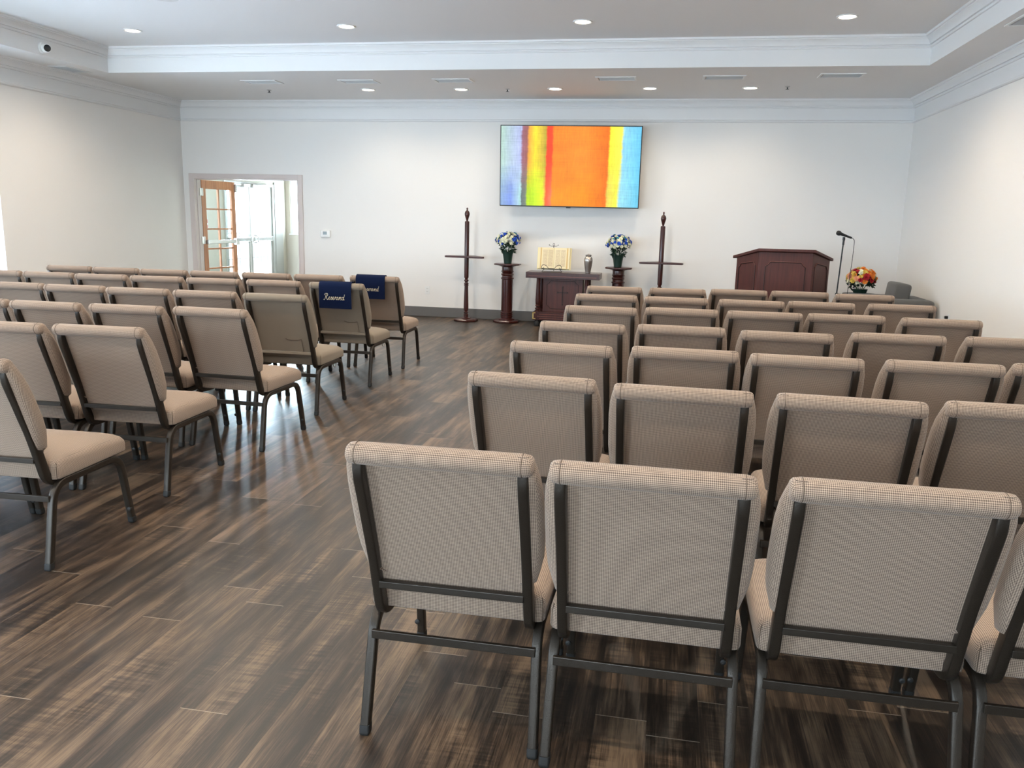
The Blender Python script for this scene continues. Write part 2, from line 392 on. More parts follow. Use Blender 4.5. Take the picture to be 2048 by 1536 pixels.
# hall end window
r = bpy.data.objects.new('window_5', None); C.objects.link(r); r['kind'] = 'structure'; r.location = (-7.0, HY1, 1.02)
bm = NB()
for x0, x1, z0, z1 in ((-.8, -.75, 0, 1.18), (.75, .8, 0, 1.18), (-.75, .75, 0, .05), (-.75, .75, 1.13, 1.18), (-.47, -.44, .05, 1.13), (0, .03, .05, 1.13)): add_box(bm, (x0, .03, z0), (x1, .08, z1))
obj('window_frame', bm, M_trim, r, bevel=.003)
bm = NB(); add_box(bm, (-.75, .052, .05), (.75, .058, 1.13)); obj('window_pane', bm, M_glass, r)
bm = NB(); add_box(bm, (-.82, -.03, -.025), (.82, .03, 0)); obj('window_sill', bm, M_trim, r, bevel=.004)
# exterior pair of glazed doors in the hall's left wall (door_1)
def glazed_leaf(r, y0, y1, right):
    bm = NB(); st = .075; H = 1.93
    add_box(bm, (-.05, y0, 0.01), (-.005, y0+st, H)); add_box(bm, (-.05, y1-st, 0.01), (-.005, y1, H)); add_box(bm, (-.05, y0+st, .01), (-.005, y1-st, .20)); add_box(bm, (-.05, y0+st, H-.10), (-.005, y1-st, H))
    l = obj('door_leaf', bm, M_alu, r, bevel=.004)
    bm = NB(); add_box(bm, (-.031, y0+st, .2), (-.025, y1-st, H-.10)); obj('door_pane', bm, M_glass, l)
    bm = NB(); add_box(bm, (.005, y0+.06, .905), (.045, y1-.04, .965)); add_box(bm, (-.005, y0+.03, .89), (.05, y0+.10, .98)); add_box(bm, (-.005, y1-.10, .89), (.05, y1-.03, .98)); obj('push_bar', bm, M_alu, l, bevel=.008)
    bm = NB(); ym = y0+.16 if right else y1-.16
    add_box(bm, (.0, ym-.12, H-.03), (.055, ym+.12, H+.03)); sweep(bm, [(.03, ym, H+.035), (.20, ym+.12, H+.04), (.03, ym+.34, H+.045)], circ(.009, 6)); obj('door_closer', bm, M_alu, l, bevel=.003)
r = bpy.data.objects.new('door_1', None); C.objects.link(r); r['kind'] = 'structure'; r.location = (HX0, 0, 0)
glazed_leaf(r, 13.83, 14.70, False); glazed_leaf(r, 14.72, 15.60, True)
bm = NB(); add_box(bm, (-.12, 13.78, 0), (.02, 13.83, 1.99)); add_box(bm, (-.12, 15.60, 0), (.02, 15.68, 1.99)); add_box(bm, (-.12, 13.83, 1.935), (.02, 15.60, 1.99)); add_box(bm, (0, 15.68, 0), (.03, 16.0, 2.03)); obj('door_frame', bm, M_alu, r, bevel=.003)
bm = NB()
for s in (-1, 1):
    pts = [(.055, 14.71+s*.03, .86), (.09, 14.71+s*.09, .88), (.10, 14.71+s*.11, .935), (.09, 14.71+s*.09, .99), (.055, 14.71+s*.03, 1.01)]; sweep(bm, catmull(pts, 4), circ(.012, 8))
obj('door_handle', bm, M_steel, r, smooth=True)
# outside: paving, a low rail and planting beyond the doors
bm = NB(); add_box(bm, (-60, -30, -.16), (HX0-.16, 60, -.13)); add_box(bm, (HX0-.16, HY1+.2, -.16), (20, 60, -.13)); g = struct('ground_outside', bm, new_mat('pale_paving', (.55,.54,.50), .9))
rl = thing('garden_railing', 'thin dark railing seen faintly through the glazed outside doors', 'railing', (-12.5, 21.5, -.13))
bm = NB()
for z in (.95, .2): add_box(bm, (-.02, -5, z), (.02, 5, z+.03))
obj('rail', bm, M_black, rl)
bm = NB()
for k in range(24): add_box(bm, (-.008, -4.95+k*.43, 0), (.008, -4.93+k*.43, .95))
obj('baluster_row', bm, M_black, rl)

# open wooden french door leaf, hinged on the left jamb (door_2)
LEAFW, LEAFH = .84, 1.895
r = bpy.data.objects.new('door_2', None); C.objects.link(r); r['kind'] = 'structure'; r.location = (ODX0+.028, YB+TH+.02, .01)
ang = math.atan2(.83, .09); r.rotation_euler = (0, 0, ang)
bm = NB(); st = .10; T = .042
add_box(bm, (0, 0, 0), (st, T, LEAFH)); add_box(bm, (LEAFW-st, 0, 0), (LEAFW, T, LEAFH)); add_box(bm, (st, 0, 0), (LEAFW-st, T, .24)); add_box(bm, (st, 0, LEAFH-.13), (LEAFW-st, T, LEAFH))
leaf = obj('door_leaf', bm, M_oak, r, bevel=.004)
bm = NB(); zz0, zz1 = .24, LEAFH-.13
for k in range(1, 5): z = zz0 + (zz1-zz0)*k/5; add_box(bm, (st, .006, z-.012), (LEAFW-st, T-.006, z+.012))
add_box(bm, (LEAFW/2-.014, .005, zz0), (LEAFW/2+.014, T-.005, zz1)); obj('glazing_bars', bm, M_oak, leaf, bevel=.003)
bm = NB(); add_box(bm, (st, T/2-.003, zz0), (LEAFW-st, T/2+.003, zz1)); obj('door_pane', bm, M_glass, leaf)
bm = NB(); add_box(bm, (.07, -.055, .93), (LEAFW-.03, -.02, .985)); add_box(bm, (.05, -.05, .925), (.10, 0, .99)); add_box(bm, (LEAFW-.09, -.06, .90), (LEAFW-.015, 0, 1.01)); obj('push_bar', bm, M_steel, leaf, bevel=.006)
bm = NB(); add_box(bm, (LEAFW-.03, -.04, LEAFH-.16), (LEAFW+.004, -.0, LEAFH-.03)); obj('door_latch', bm, M_steel, leaf, bevel=.003)
for z in (1.66, .93, .15):
    bm = NB(); add_box(bm, (-.004, -.004, z), (.004, .05, z+.11)); add_box(bm, (-.05, -.008, z), (.03, -.001, z+.11)); lathe(bm, [(.008, z-.004), (.008, z+.114)], (0, -.006, 0), 10); obj('door_hinge', bm, M_steel, leaf)
# fire alarm pull + exit door seen through the panes
t = thing('fire_alarm_pull', 'small red fire alarm pull box on the hall wall, seen through the wooden door', 'alarm', (HX0, 13.1, 1.15))
bm = NB(); add_box(bm, (0, -.05, 0), (.045, .05, .15)); obj('housing', bm, new_mat('alarm_red', (.6,.02,.02), .4), t, bevel=.006)
bm = NB(); add_box(bm, (.045, -.03, .06), (.055, .03, .085)); obj('pull_handle', bm, M_white, t)
t = thing('light_switch', 'small light switch plate on the hall end wall between glazed doors and window', 'switch', (-7.86+.02, HY1-.001, 1.08))
t.location = (HX0+.001, 16.08, 1.08); t.rotation_euler = (0, 0, -PI/2)
bm = NB(); add_box(bm, (-.035, 0, 0), (.035, .006, .11)); obj('plate', bm, M_white, t, bevel=.002)
bm = NB(); add_box(bm, (-.01, .006, .04), (.01, .012, .07)); obj('toggle', bm, M_white, t)

# ------------------------------------------------------------------ ceiling things
def downlight(x, y, z, label, power, group):
    t = thing('downlight', label, 'ceiling light', (x, y, z), 0, group)
    bm = NB(); lathe(bm, [(.095, 0), (.095, -.006), (.088, -.010), (.074, -.006), (.074, 0)], n=32); obj('trim_ring', bm, M_trim, t, smooth=True)
    bm = NB(); lathe(bm, [(.073, -.001), (.073, -.004), (.02, -.0055)], n=32); obj('lens', bm, M_lens, t)
    l = bpy.data.lights.new('lamp', 'SPOT'); l.energy = power; l.color = (1, .85, .66); l.spot_size = math.radians(150); l.spot_blend = .7; l.shadow_soft_size = .045
    o = bpy.data.objects.new('lamp', l); C.objects.link(o); o.parent = t; o.location = (0, 0, -.02)
SOF = [(-3.96, 'first'), (-2.72, 'second'), (-1.52, 'third'), (-.36, 'fourth'), (.82, 'fifth')]
for x, n in SOF:
    downlight(x, 10.58, ZC, 'small recessed lamp near the far wall, %s of five from left' % n, 22, 'recessed lamps along the lower ceiling')
rowname = {8.37: 'far end of raised ceiling', 5.95: 'middle of raised ceiling', 3.5: 'raised ceiling over near chairs', 1.05: 'raised ceiling over nearest aisle'}
for y in (8.37, 5.95, 3.5, 1.05):
    for x, n in ((-5.77, 'leftmost'), (-3.36, 'second from the left'), (-.957, 'third from the left'), (1.452, 'rightmost')):
        downlight(x, y, ZTT, 'recessed lamp, %s, %s' % (rowname[y], n), 90, 'recessed lamps in the raised ceiling')
M_vent = painted('vent_paint', (.70,.68,.66), .5, .01); M_ventb = new_mat('vent_recess', (.55,.54,.53), .8); M_dark = new_mat('slot_dark', (.10,.095,.09), .8)  # last one is the dark grey of the outlet slots
def vent(x, y, sx, sy2, label):
    t = thing('ceiling_vent', label, 'vent', (x, y, ZC), 0, 'air vents in the lower ceiling')
    bm = NB(); hx, hy = sx/2, sy2/2
    for a, b in (((-hx,-hy,-.008),(hx,-hy+.025,0)), ((-hx,hy-.025,-.008),(hx,hy,0)), ((-hx,-hy+.025,-.008),(-hx+.025,hy-.025,0)), ((hx-.025,-hy+.025,-.008),(hx,hy-.025,0))): add_box(bm, a, b)
    obj('vent_frame', bm, M_trim, t, bevel=.002)
    bm = NB(); add_box(bm, (-hx+.025, -hy+.025, -.001), (hx-.025, hy-.025, 0)); obj('backing', bm, M_ventb, t)
    bm = NB(); n = int((sy2-.05)/.016)
    for k in range(n):
        yy = -hy+.033+k*.016; add_box(bm, (-hx+.04, yy-.006, -.006), (hx-.025, yy+.006, -.005), Matrix.Rotation(.35, 4, 'X'), (0, yy, -.005))
    obj('louvre_blades', bm, M_trim, t)
for x, y, n in ((-5.1, 9.93, 'leftmost'), (-3.84, 9.95, 'second from the left'), (-2.65, 9.92, 'third from the left'), (-.72, 9.87, 'fourth from the left'), (.47, 9.84, 'fifth from the left'), (1.69, 9.76, 'rightmost')):
    vent(x, y, .46, .26, 'white air vent in far ceiling strip, %s of six' % n)
vent(-7.03, 8.96, .26, .42, 'white air vent in the strip of lower ceiling along the left wall')
vent(2.62, 7.3, .26, .46, 'white air vent in the strip of lower ceiling along the right wall')
for x, y, n in ((-5.34, 10.58, 'left of the five small lamps'), (-2.125, 10.59, 'between second and third small lamps'), (1.232, 10.5, 'right of the five small lamps')):
    t = thing('fire_sprinkler', 'small sprinkler head in the lower ceiling, %s' % n, 'sprinkler', (x, y, ZC), 0, 'sprinkler heads')
    bm = NB(); lathe(bm, [(.03, 0), (.03, -.004), (.012, -.01)], n=16); obj('escutcheon', bm, M_steel, t, smooth=True)
    bm = NB(); lathe(bm, [(.008, -.008), (.006, -.026), (.004, -.029)], n=10); lathe(bm, [(.02, -.030), (.02, -.033)], n=16); obj('deflector', bm, M_black, t)
t = thing('ceiling_speaker', 'round grey ceiling disc cut by the top edge, upper left', 'speaker', (-4.575, 7.13, ZTT))
bm = NB(); lathe(bm, [(.13, 0), (.13, -.012), (.118, -.016)], n=36); obj('rim', bm, M_trim, t, smooth=True)
bm = NB(); lathe(bm, [(.116, -.0165), (.05, -.019)], n=36); obj('grille', bm, M_vent, t)
t = thing('security_camera', 'white turret security camera with black lens on the ceiling step, upper left', 'camera', (TXL+.006, 8.164, 3.10))
RX = Matrix.Rotation(PI/2, 4, 'Y')
bm = NB(); lathe(bm, [(.058, 0), (.058, .018), (.045, .026)], n=28, mat=RX); obj('mount', bm, M_white, t, smooth=True)
D = Vector((.75, -.55, -.12)).normalized(); Q = D.to_track_quat('Z', 'Y').to_matrix().to_4x4()
bm = NB(); lathe(bm, [(.012, -.048)] + [(.05*math.sin(a), -.05*math.cos(a)) for a in (.5, .8, 1.1, 1.4, 1.7, 2.0)] + [(.042, .034), (.040, .045), (.036, .047)], (.05, 0, 0), 26, Q); b_ = obj('camera_ball', bm, M_white, t, smooth=50)
bm = NB(); lathe(bm, [(.035, .0472), (.033, .050), (.012, .052)], (.05, 0, 0), 26, Q); obj('lens', bm, new_mat('lens_black', (.004,.004,.006), .1), b_, smooth=True)

# ------------------------------------------------------------------ things on the walls
t = thing('thermostat', 'white thermostat with grey display on the wall right of the doorway', 'thermostat', (-5.009, YB, 1.10))
bm = NB(); add_rbox(bm, (-.075, -.028, 0), (.075, 0, .105), .01); obj('housing', bm, M_white, t, smooth=True)
bm = NB(); add_box(bm, (-.035, -.030, .04), (.025, -.0275, .085)); obj('display', bm, new_mat('lcd', (.22,.26,.27), .2), t)
def outlet(name, label, loc, rz):
    t = thing(name, label, 'outlet', loc, rz)
    bm = NB(); add_box(bm, (-.036, -.006, -.058), (.036, 0, .058)); obj('cover_plate', bm, M_white, t, bevel=.002)
    for z in (-.022, .022):
        bm = NB(); add_rbox(bm, (-.016, -.009, z-.014), (.016, -.004, z+.014), .002); s = obj('socket', bm, M_white, t)
        bm = NB(); add_box(bm, (-.008, -.0095, z-.004), (-.005, -.0088, z+.006)); add_box(bm, (.005, -.0095, z-.004), (.008, -.0088, z+.006)); obj('slots', bm, M_dark, s)
    return t
outlet('power_outlet', 'white power outlet low on the far wall left of the torch stand', (-3.449, YB, .385), 0)
o2 = outlet('power_outlet', 'white power outlet low on the right wall above the chairs, with a plug', (XR, 9.339, .50), -PI/2)
bm = NB(); add_rbox(bm, (-.014, -.04, .008), (.014, -.009, .036), .004); obj('plug', bm, M_black, o2)

# television
def make_screen():
    m = bpy.data.materials.new('abstract_screen_image'); m.use_nodes = True; t = NT(m)
    sx = t.n('ShaderNodeSeparateXYZ'); t.l(coords(t, 'Generated'), sx.inputs[0]); U, V = sx.outputs[0], sx.outputs[2]
    nz = t.noise(t.comb(t.m('MULTIPLY', U, 3), t.m('MULTIPLY', V, 9), 0), 1, 5, .7)
    uu = t.m('ADD', U, t.m('MULTIPLY', t.m('SUBTRACT', nz, .5), .030)); uu = t.m('ADD', uu, t.m('MULTIPLY', t.m('SUBTRACT', 1, V), .006))
    st = [(0, (.50,.72,.62)), (.06, (.48,.62,.70)), (.145, (.50,.56,.88)), (.158, (.36,.15,.20)), (.192, (.38,.14,.13)), (.205, (.95,.42,.06)), (.25, (.98,.80,.04)), (.305, (.70,.48,.05)), (.325, (.50,.40,.04)), (.337, (.95,.06,.02)), (.373, (.95,.07,.02)), (.383, (.98,.25,.02)), (.60, (1.0,.30,.03)), (.775, (.94,.19,.012)), (.787, (1.0,.93,.05)), (.865, (1.0,.95,.10)), (.880, (.30,.70,.95)), (.94, (.22,.66,.92)), (1, (.16,.60,.90))]
    a = t.ramp(uu, st)
    stb = [(0, (.30,.45,.70)), (.08, (.22,.33,.78)), (.13, (.42,.62,.80)), (.152, (.45,.75,.72)), (.160, (.16,.20,.20)), (.190, (.22,.26,.20)), (.200, (.50,.75,.02)), (.25, (.62,.95,.03)), (.31, (.80,.95,.03)), (.325, (.85,.55,.08)), (.337, (.95,.12,.04)), (.372, (.95,.20,.10)), (.383, (1.0,.30,.02)), (.60, (1.0,.32,.015)), (.768, (.95,.19,.012)), (.783, (.88,.70,.12)), (.85, (1.0,.93,.08)), (.868, (.35,.75,.88)), (1, (.16,.60,.85))]
    b = t.ramp(uu, stb)
    f = t.m('ADD', t.m('MULTIPLY', V, 2.4), t.m('MULTIPLY', nz, 1.2)); f = t.m('MINIMUM', t.m('MAXIMUM', t.m('SUBTRACT', f, .95), 0), 1)
    col = t.mix(f, b, a)
    tex = t.noise(t.comb(t.m('MULTIPLY', U, 90), t.m('MULTIPLY', V, 6), 0), 1, 4, .7); tex2 = t.noise(t.comb(t.m('MULTIPLY', U, 4), t.m('MULTIPLY', V, 70), 3), 1, 4, .7); blot = t.noise(t.comb(t.m('MULTIPLY', U, 7), t.m('MULTIPLY', V, 5), 9), 1, 4, .6)
    g = t.m('ADD', t.m('ADD', t.m('MULTIPLY', tex, .75), t.m('MULTIPLY', tex2, .60)), t.m('MULTIPLY', blot, .55)); g = t.m('ADD', g, .10)
    gc = t.n('ShaderNodeCombineColor'); [t.l(g, gc.inputs[i]) for i in range(3)]
    col = t.mix(1.0, col, gc.outputs[0], 'MULTIPLY')
    t.b.inputs['Base Color'].default_value = (.01,.01,.01,1); t.b.inputs['Roughness'].default_value = .4; t.b.inputs['Specular IOR Level'].default_value = .15
    t.l(col, t.b.inputs['Emission Color']); t.b.inputs['Emission Strength'].default_value = .66
    return m
t = thing('television', 'large flat television showing upright orange, yellow and blue paint stripes', 'television', (-1.427, YB-.255, 2.153), -.050)
t.rotation_euler = (math.radians(3.0), 0, .040); t.location = (-1.397, YB-.255, 2.138)
TW, THt = .947, .533
bm = NB(); add_rbox(bm, (-TW, 0, -THt), (TW, .035, THt), .004); tvb = obj('casing', bm, M_black, t)
bm = NB(); add_box(bm, (-TW+.012, -.0015, -THt+.014), (TW-.012, .001, THt-.012)); obj('screen', bm, make_screen(), t)
bm = NB(); add_box(bm, (-.03, -.002, -THt-.012), (.03, .02, -THt+.002)); obj('sensor_bump', bm, M_black, t)
bm = NB(); add_box(bm, (-.55, .035, -.42), (.55, .065, .05)); obj('rear_housing', bm, M_black, t, bevel=.01)
bm = NB(); add_box(bm, (-.22, .065, -.18), (-.17, .08, .18)); add_box(bm, (.17, .065, -.18), (.22, .08, .18)); add_box(bm, (-.28, .08, -.03), (.28, .20, .03)); obj('wall_bracket', bm, M_black, t)

# ------------------------------------------------------------------ chairs
def yup(z):   # rear line of the uprights
    P = [(.87, -.118), (.84, -.112), (.57, -.014), (.42, .034), (.36, .055)]
    for (za, ya), (zb, yb) in zip(P, P[1:]):
        if z >= zb: return ya + (yb-ya)*(za-z)/(za-zb)
    return P[-1][1]
def wing(hw, th):
    p = rrect(hw, th/2, th*.42, 5); k = 18     # after the 3rd corner, walk the rear edge left to right
    e = min(.1995, hw - th*.42 - .001)
    return p[:k] + [(x, -th/2) for x in (-e, -e+.001, -.12, 0, .12, e-.001, e)] + p[k:]
def make_chair(fabric, old=False):
    t = thing('stacking_chair', 'chair', 'chair')
    # seat: domed cushion with waterfall front
    bm = NB(); y0, y1 = .075, .535; cyy = (y0+y1)/2; hx, hy = .250, (y1-y0)/2; rs = []
    for ins, z, rr in ((.014, .352, .02), (.003, .355, .022), (0, .362, .024), (0, .408, .024), (.003, .420, .026), (.012, .433, .03), (.030, .443, .035), (.065, .452, .04), (.12, .460, .045), (.17, .465, .04), (.215, .467, .012)):
        ring = []
        for px, py in rrect(hx-ins, hy-ins, rr, 4):
            fy = (py/hy); bow = .012*max(0, fy)*(1-(px/hx)**2)
            ring.append(Vector((px, cyy+py+bow, z - (.016*max(0, fy)**3 if z > .38 else 0))))
        rs.append(ring)
    rings(bm, rs); seat = obj('seat', bm, fabric, t, smooth=60)
    for s in (-1, 1):
        bm = NB(); sweep(bm, [(s*.2427, .0822, .356), (s*.2433, .0816, .38), (s*.2433, .0816, .408), (s*.240, .0855, .425)], circ(.0013, 5)); obj('seat_seam', bm, M_seam, seat)
    # backrest: wings bulging outside the uprights, roll over the top
    bm = NB(); rs = []
    for z, hw, th in ((.415, .194, .050), (.455, .196, .058), (.478, .210, .064), (.497, .232, .069), (.52, .238, .072), (.57, .250, .077), (.63, .2545, .080), (.70, .2545, .078), (.76, .2535, .072), (.81, .249, .064), (.845, .241, .054), (.868, .234, .044), (.880, .226, .028)):
        yb = yup(z) - .004; ym = yb + th/2; ring = []
        for px, py in wing(hw, th):
            bulge = .012*(1-(px/hw)**2) if py > 0 else 0
            inset = .024 if py < 0 and (z < .49 or abs(px) < min(.1995, hw - th*.42 - .001) - .0005) else 0
            ring.append(Vector((px, ym + py + bulge + inset, z)))
        rs.append(ring)
    rings(bm, rs)
    # flat rear panel between the uprights
    rings(bm, [[Vector((x, yup(z)+d, z)) for x, d in ((-.1995, .0165), (.1995, .0165), (.1995, .024), (-.1995, .024))] for z in (.425, .50, .56, .64, .72, .80, .845)])
    # top roll
    rc = Vector((0, -.112, .854)); rr = .030; xs = [(-.236, .35), (-.234, .7), (-.228, .9), (-.212, 1.0), (.212, 1.0), (.228, .9), (.234, .7), (.236, .35)]
    rs = [[Vector((x, rc.y+.006 + k*rr*1.12*math.cos(a), rc.z + k*rr*.95*math.sin(a))) for a in [2*PI*j/20 for j in range(20)]] for x, k in xs]
    rings(bm, rs); bk = obj('backrest', bm, fabric, t, smooth=60)
    for s in (-1, 1):
        bm = NB(); x = s*.209; pts = [(x, rc.y+.006+(rr*1.12+.0003)*math.cos(a), rc.z+(rr*.95+.0003)*math.sin(a)) for a in [math.radians(d) for d in range(20, 281, 20)]]
        sweep(bm, pts, circ(.0012, 5), side=(1,0,0)); obj('seam', bm, M_seam, bk)
    prof = rrect(.0135, .0150, .005, 2)
    if old:
        bm = NB()   # low pocket on the rear panel
        ring = [(.02, .555), (.03, .548), (.06, .543), (.11, .545), (.135, .552), (.137, .50), (.135, .452), (.08, .448), (.02, .450)]
        add = [(.012, 0), (.006, 0)]
        rings(bm, [[Vector((x, yup(z)+.014-.001, z)) for x, z in ring], [Vector((x, yup(z)+.014-.008, z)) for x, z in ring]])
        obj('pocket', bm, fabric, bk, smooth=60)
        bm = NB(); sweep(bm, [(x, yup(z)+.004, z) for x, z in ring[:5]], circ(.0022, 5)); obj('pocket_seam', bm, M_seam, bk)
    for s in (-1, 1):
        X = s*.210
        path = fillet([(X, -.094, .846), (X, -.095, .80), (X, .005, .55), (X, .066, .345), (X, .20, .340)], [.03, .05, .05, .05])
        bm = NB(); sweep(bm, path, rrect(.0135, .0195, .005, 2), side=(1,0,0)); obj('upright', bm, M_frame, t, smooth=50)
        A = (s*.239, .0, .012); B = (s*.232, .070, .337); Cc = (s*.232, .492, .337); Dd = (s*.239, .549, .012)
        full = fillet([A, B, Cc, Dd], .075, 8)
        iA = 10; n = len(full); mid0 = full[:10]; mid1 = full[9:n-9]; mid2 = full[n-10:]
        for nm, seg, foot in (('leg', mid0, A), ('seat_rail', mid1, None), ('leg', mid2, Dd)):
            bm = NB(); sweep(bm, seg, prof, side=(1,0,0)); lg = obj(nm, bm, M_frame, t, smooth=50)
            if foot:
                bm = NB(); d = 1 if foot[1] < .2 else -1
                rs = [[Vector((foot[0]+a*k, foot[1]+b*k + d*(z-.012)*.17, z)) for a, b in rrect(.0150, .0162, .006, 2)] for z, k in ((0, .75), (.004, .95), (.010, 1), (.030, 1))]
                rings(bm, rs); obj('foot_cap', bm, M_rubber, lg, smooth=50)
                if d < 0:
                    bm = NB(); lathe(bm, [(.006, 0), (.006, .010), (.009, .011), (.009, .017), (.004, .019)], (foot[0]+s*.008, foot[1]-.016, .075), 10, Matrix.Rotation(PI/2, 4, 'X')); obj('connector_bolt', bm, M_rubber, lg)
    bm = NB(); add_box(bm, (-.200, .012, .438), (.200, .030, .458)); obj('back_crossbar', bm, M_frame if not old else fabric, t, bevel=.002)
    bm = NB(); add_box(bm, (-.232, .036, .272), (.232, .048, .297)); obj('stretcher', bm, M_frame, t, bevel=.002)
    if old:
        bm = NB(); sweep(bm, catmull([(.236, .34, .326), (.236, .35, .30), (.236, .385, .295), (.236, .395, .318), (.236, .415, .316)], 4), circ(.003, 6)); obj('hook', bm, M_steel, t)
    return t
RIGHT = [
  [(-0.525, 1.968, 0.002), (-0.01, 1.94, -0.011), (0.53, 1.953, 0.0), (1.055, 1.965, 0.01)],
  [(-0.46, 2.985, -0.06), (0.074, 2.92, -0.03), (0.621, 2.919, -0.034), (1.159, 2.965, 0)],
  [(-0.457, 3.79, -0.06), (0.092, 3.826, -0.01), (0.61, 3.791, -0.01), (1.172, 3.819, 0.018), (1.7, 3.9, 0.03)],
  [(-0.447, 4.6, -0.04), (0.086, 4.663, -0.01), (0.632, 4.607, 0.0), (1.221, 4.748, 0.011), (1.8, 4.79, 0.02)],
  [(-0.425, 5.515, -0.007), (0.097, 5.616, 0.008), (0.624, 5.626, 0.03), (1.137, 5.673, 0.02), (1.7, 5.642, -0.009)],
  [(-0.460, 6.434, 0.006), (0.064, 6.436, 0.02), (0.619, 6.44, -0.006), (1.13, 6.527, -0.01), (1.703, 6.587, 0.03)],
  [(-0.452, 7.255, -0.01), (0.081, 7.295, 0.018), (0.6, 7.429, 0.03), (1.11, 7.481, 0.03), (1.622, 7.425, 0.03)]]
LEFT = [
  [(-2.62, 2.686, 0.03), (-3.14, 2.675, 0.02)],
  [(-2.692, 3.594, 0.029), (-3.213, 3.565, 0.03), (-3.735, 3.54, 0.03)],
  [(-2.621, 4.48, -0.03), (-3.143, 4.436, 0.016), (-3.666, 4.416, 0.0), (-4.181, 4.43, 0.02)],
  [(-2.691, 5.424, 0.016), (-3.235, 5.43, 0.05), (-3.765, 5.425, 0.07), (-4.29, 5.44, 0.07), (-4.805, 5.45, 0.07)],
  [(-2.689, 6.507, 0.014), (-3.265, 6.53, 0.05), (-3.79, 6.481, 0.06), (-4.31, 6.465, 0.07), (-4.825, 6.44, 0.07), (-5.34, 6.44, 0.07), (-5.855, 6.43, 0.07)],
  [(-2.688, 7.396, 0.03), (-3.203, 7.3, 0.05), (-3.716, 7.275, 0.06), (-4.226, 7.235, 0.06), (-4.741, 7.22, 0.06), (-5.256, 7.225, 0.06), (-5.771, 7.235, 0.06)]]
rown = ['nearest row', 'second nearest row', 'third nearest row', 'fourth row', 'fifth row', 'sixth row', 'farthest row']
rown_left = ['nearest row', 'second nearest row', 'third nearest row', 'fourth row', 'fifth row', 'farthest row']
posn = ['aisle seat', 'second from aisle', 'third from aisle', 'fourth from aisle', 'fifth from aisle', 'sixth from aisle', 'seventh from aisle']
proto = {False: make_chair(M_fab), True: make_chair(M_fab2, True)}; used = set(); PLACED = {}
for side, block in (('right', RIGHT), ('left', LEFT)):
    for i, rw in enumerate(block):
        for j, (x, y, a) in enumerate(rw):
            old = side == 'left' and j == 0 and i in (3, 4)
            c = proto[old] if old not in used else dup_tree(proto[old]); used.add(old)
            c.location = (x, y, 0); c.rotation_euler = (0, 0, a)
            if side == 'left' and i == 3 and j == 0: lb = 'khaki chair with rear pocket, just nearer than the two Reserved chairs'
            elif side == 'left' and i == 4 and j == 0: lb = 'khaki aisle chair with rear pocket wearing the nearer navy Reserved cloth'
            elif side == 'left' and i == 5 and j == 0: lb = 'beige aisle chair wearing the farther navy Reserved cloth'
            else: lb = 'beige checked chair %s of the aisle, %s, %s' % (side, (rown if side == 'right' else rown_left)[i], posn[j])
            tag(c, lb, 'chair', 'chairs in rows %s of the aisle' % side); PLACED[(side, i, j)] = c

# reserved cloths over two chair backs
LET = [  # (strokes, advance)
 ([[(.55,1.9),(.48,1.2),(.32,.35),(.08,-.08),(-.2,.1)], [(-.05,1.45),(.05,1.85),(.5,2.08),(1.0,1.95),(1.12,1.55),(.85,1.18),(.45,1.05),(.75,.85),(.95,.25),(1.2,0),(1.45,.25)]], 1.45),
 ([[(0,.25),(.35,.45),(.58,.78),(.38,1.0),(.14,.72),(.15,.22),(.4,0),(.78,.25)]], .78),
 ([[(0,.25),(.25,.65),(.38,1.05),(.52,.6),(.5,.15),(.25,.0),(.12,.12)], [(.38,.02),(.7,.25)]], .70),
 ([[(0,.25),(.35,.45),(.58,.78),(.38,1.0),(.14,.72),(.15,.22),(.4,0),(.78,.25)]], .78),
 ([[(0,.25),(.2,.8),(.24,1.05),(.34,.9),(.52,.88),(.5,.3),(.62,.02),(.85,.3)]], .80),
 ([[(0,.7),(.14,1.0),(.26,.7),(.3,.15),(.48,.02),(.72,.45),(.72,.95),(.85,.82),(1.0,.85)]], .92),
 ([[(0,.6),(.28,.5),(.52,.8),(.34,1.0),(.12,.72),(.13,.22),(.38,0),(.74,.25)]], .74),
 ([[(.62,.8),(.38,1.0),(.12,.65),(.14,.15),(.4,.0),(.62,.4),(.80,1.2),(.88,1.9)], [(.80,1.2),(.66,.35),(.78,.02),(1.05,.22)]], 1.05)]
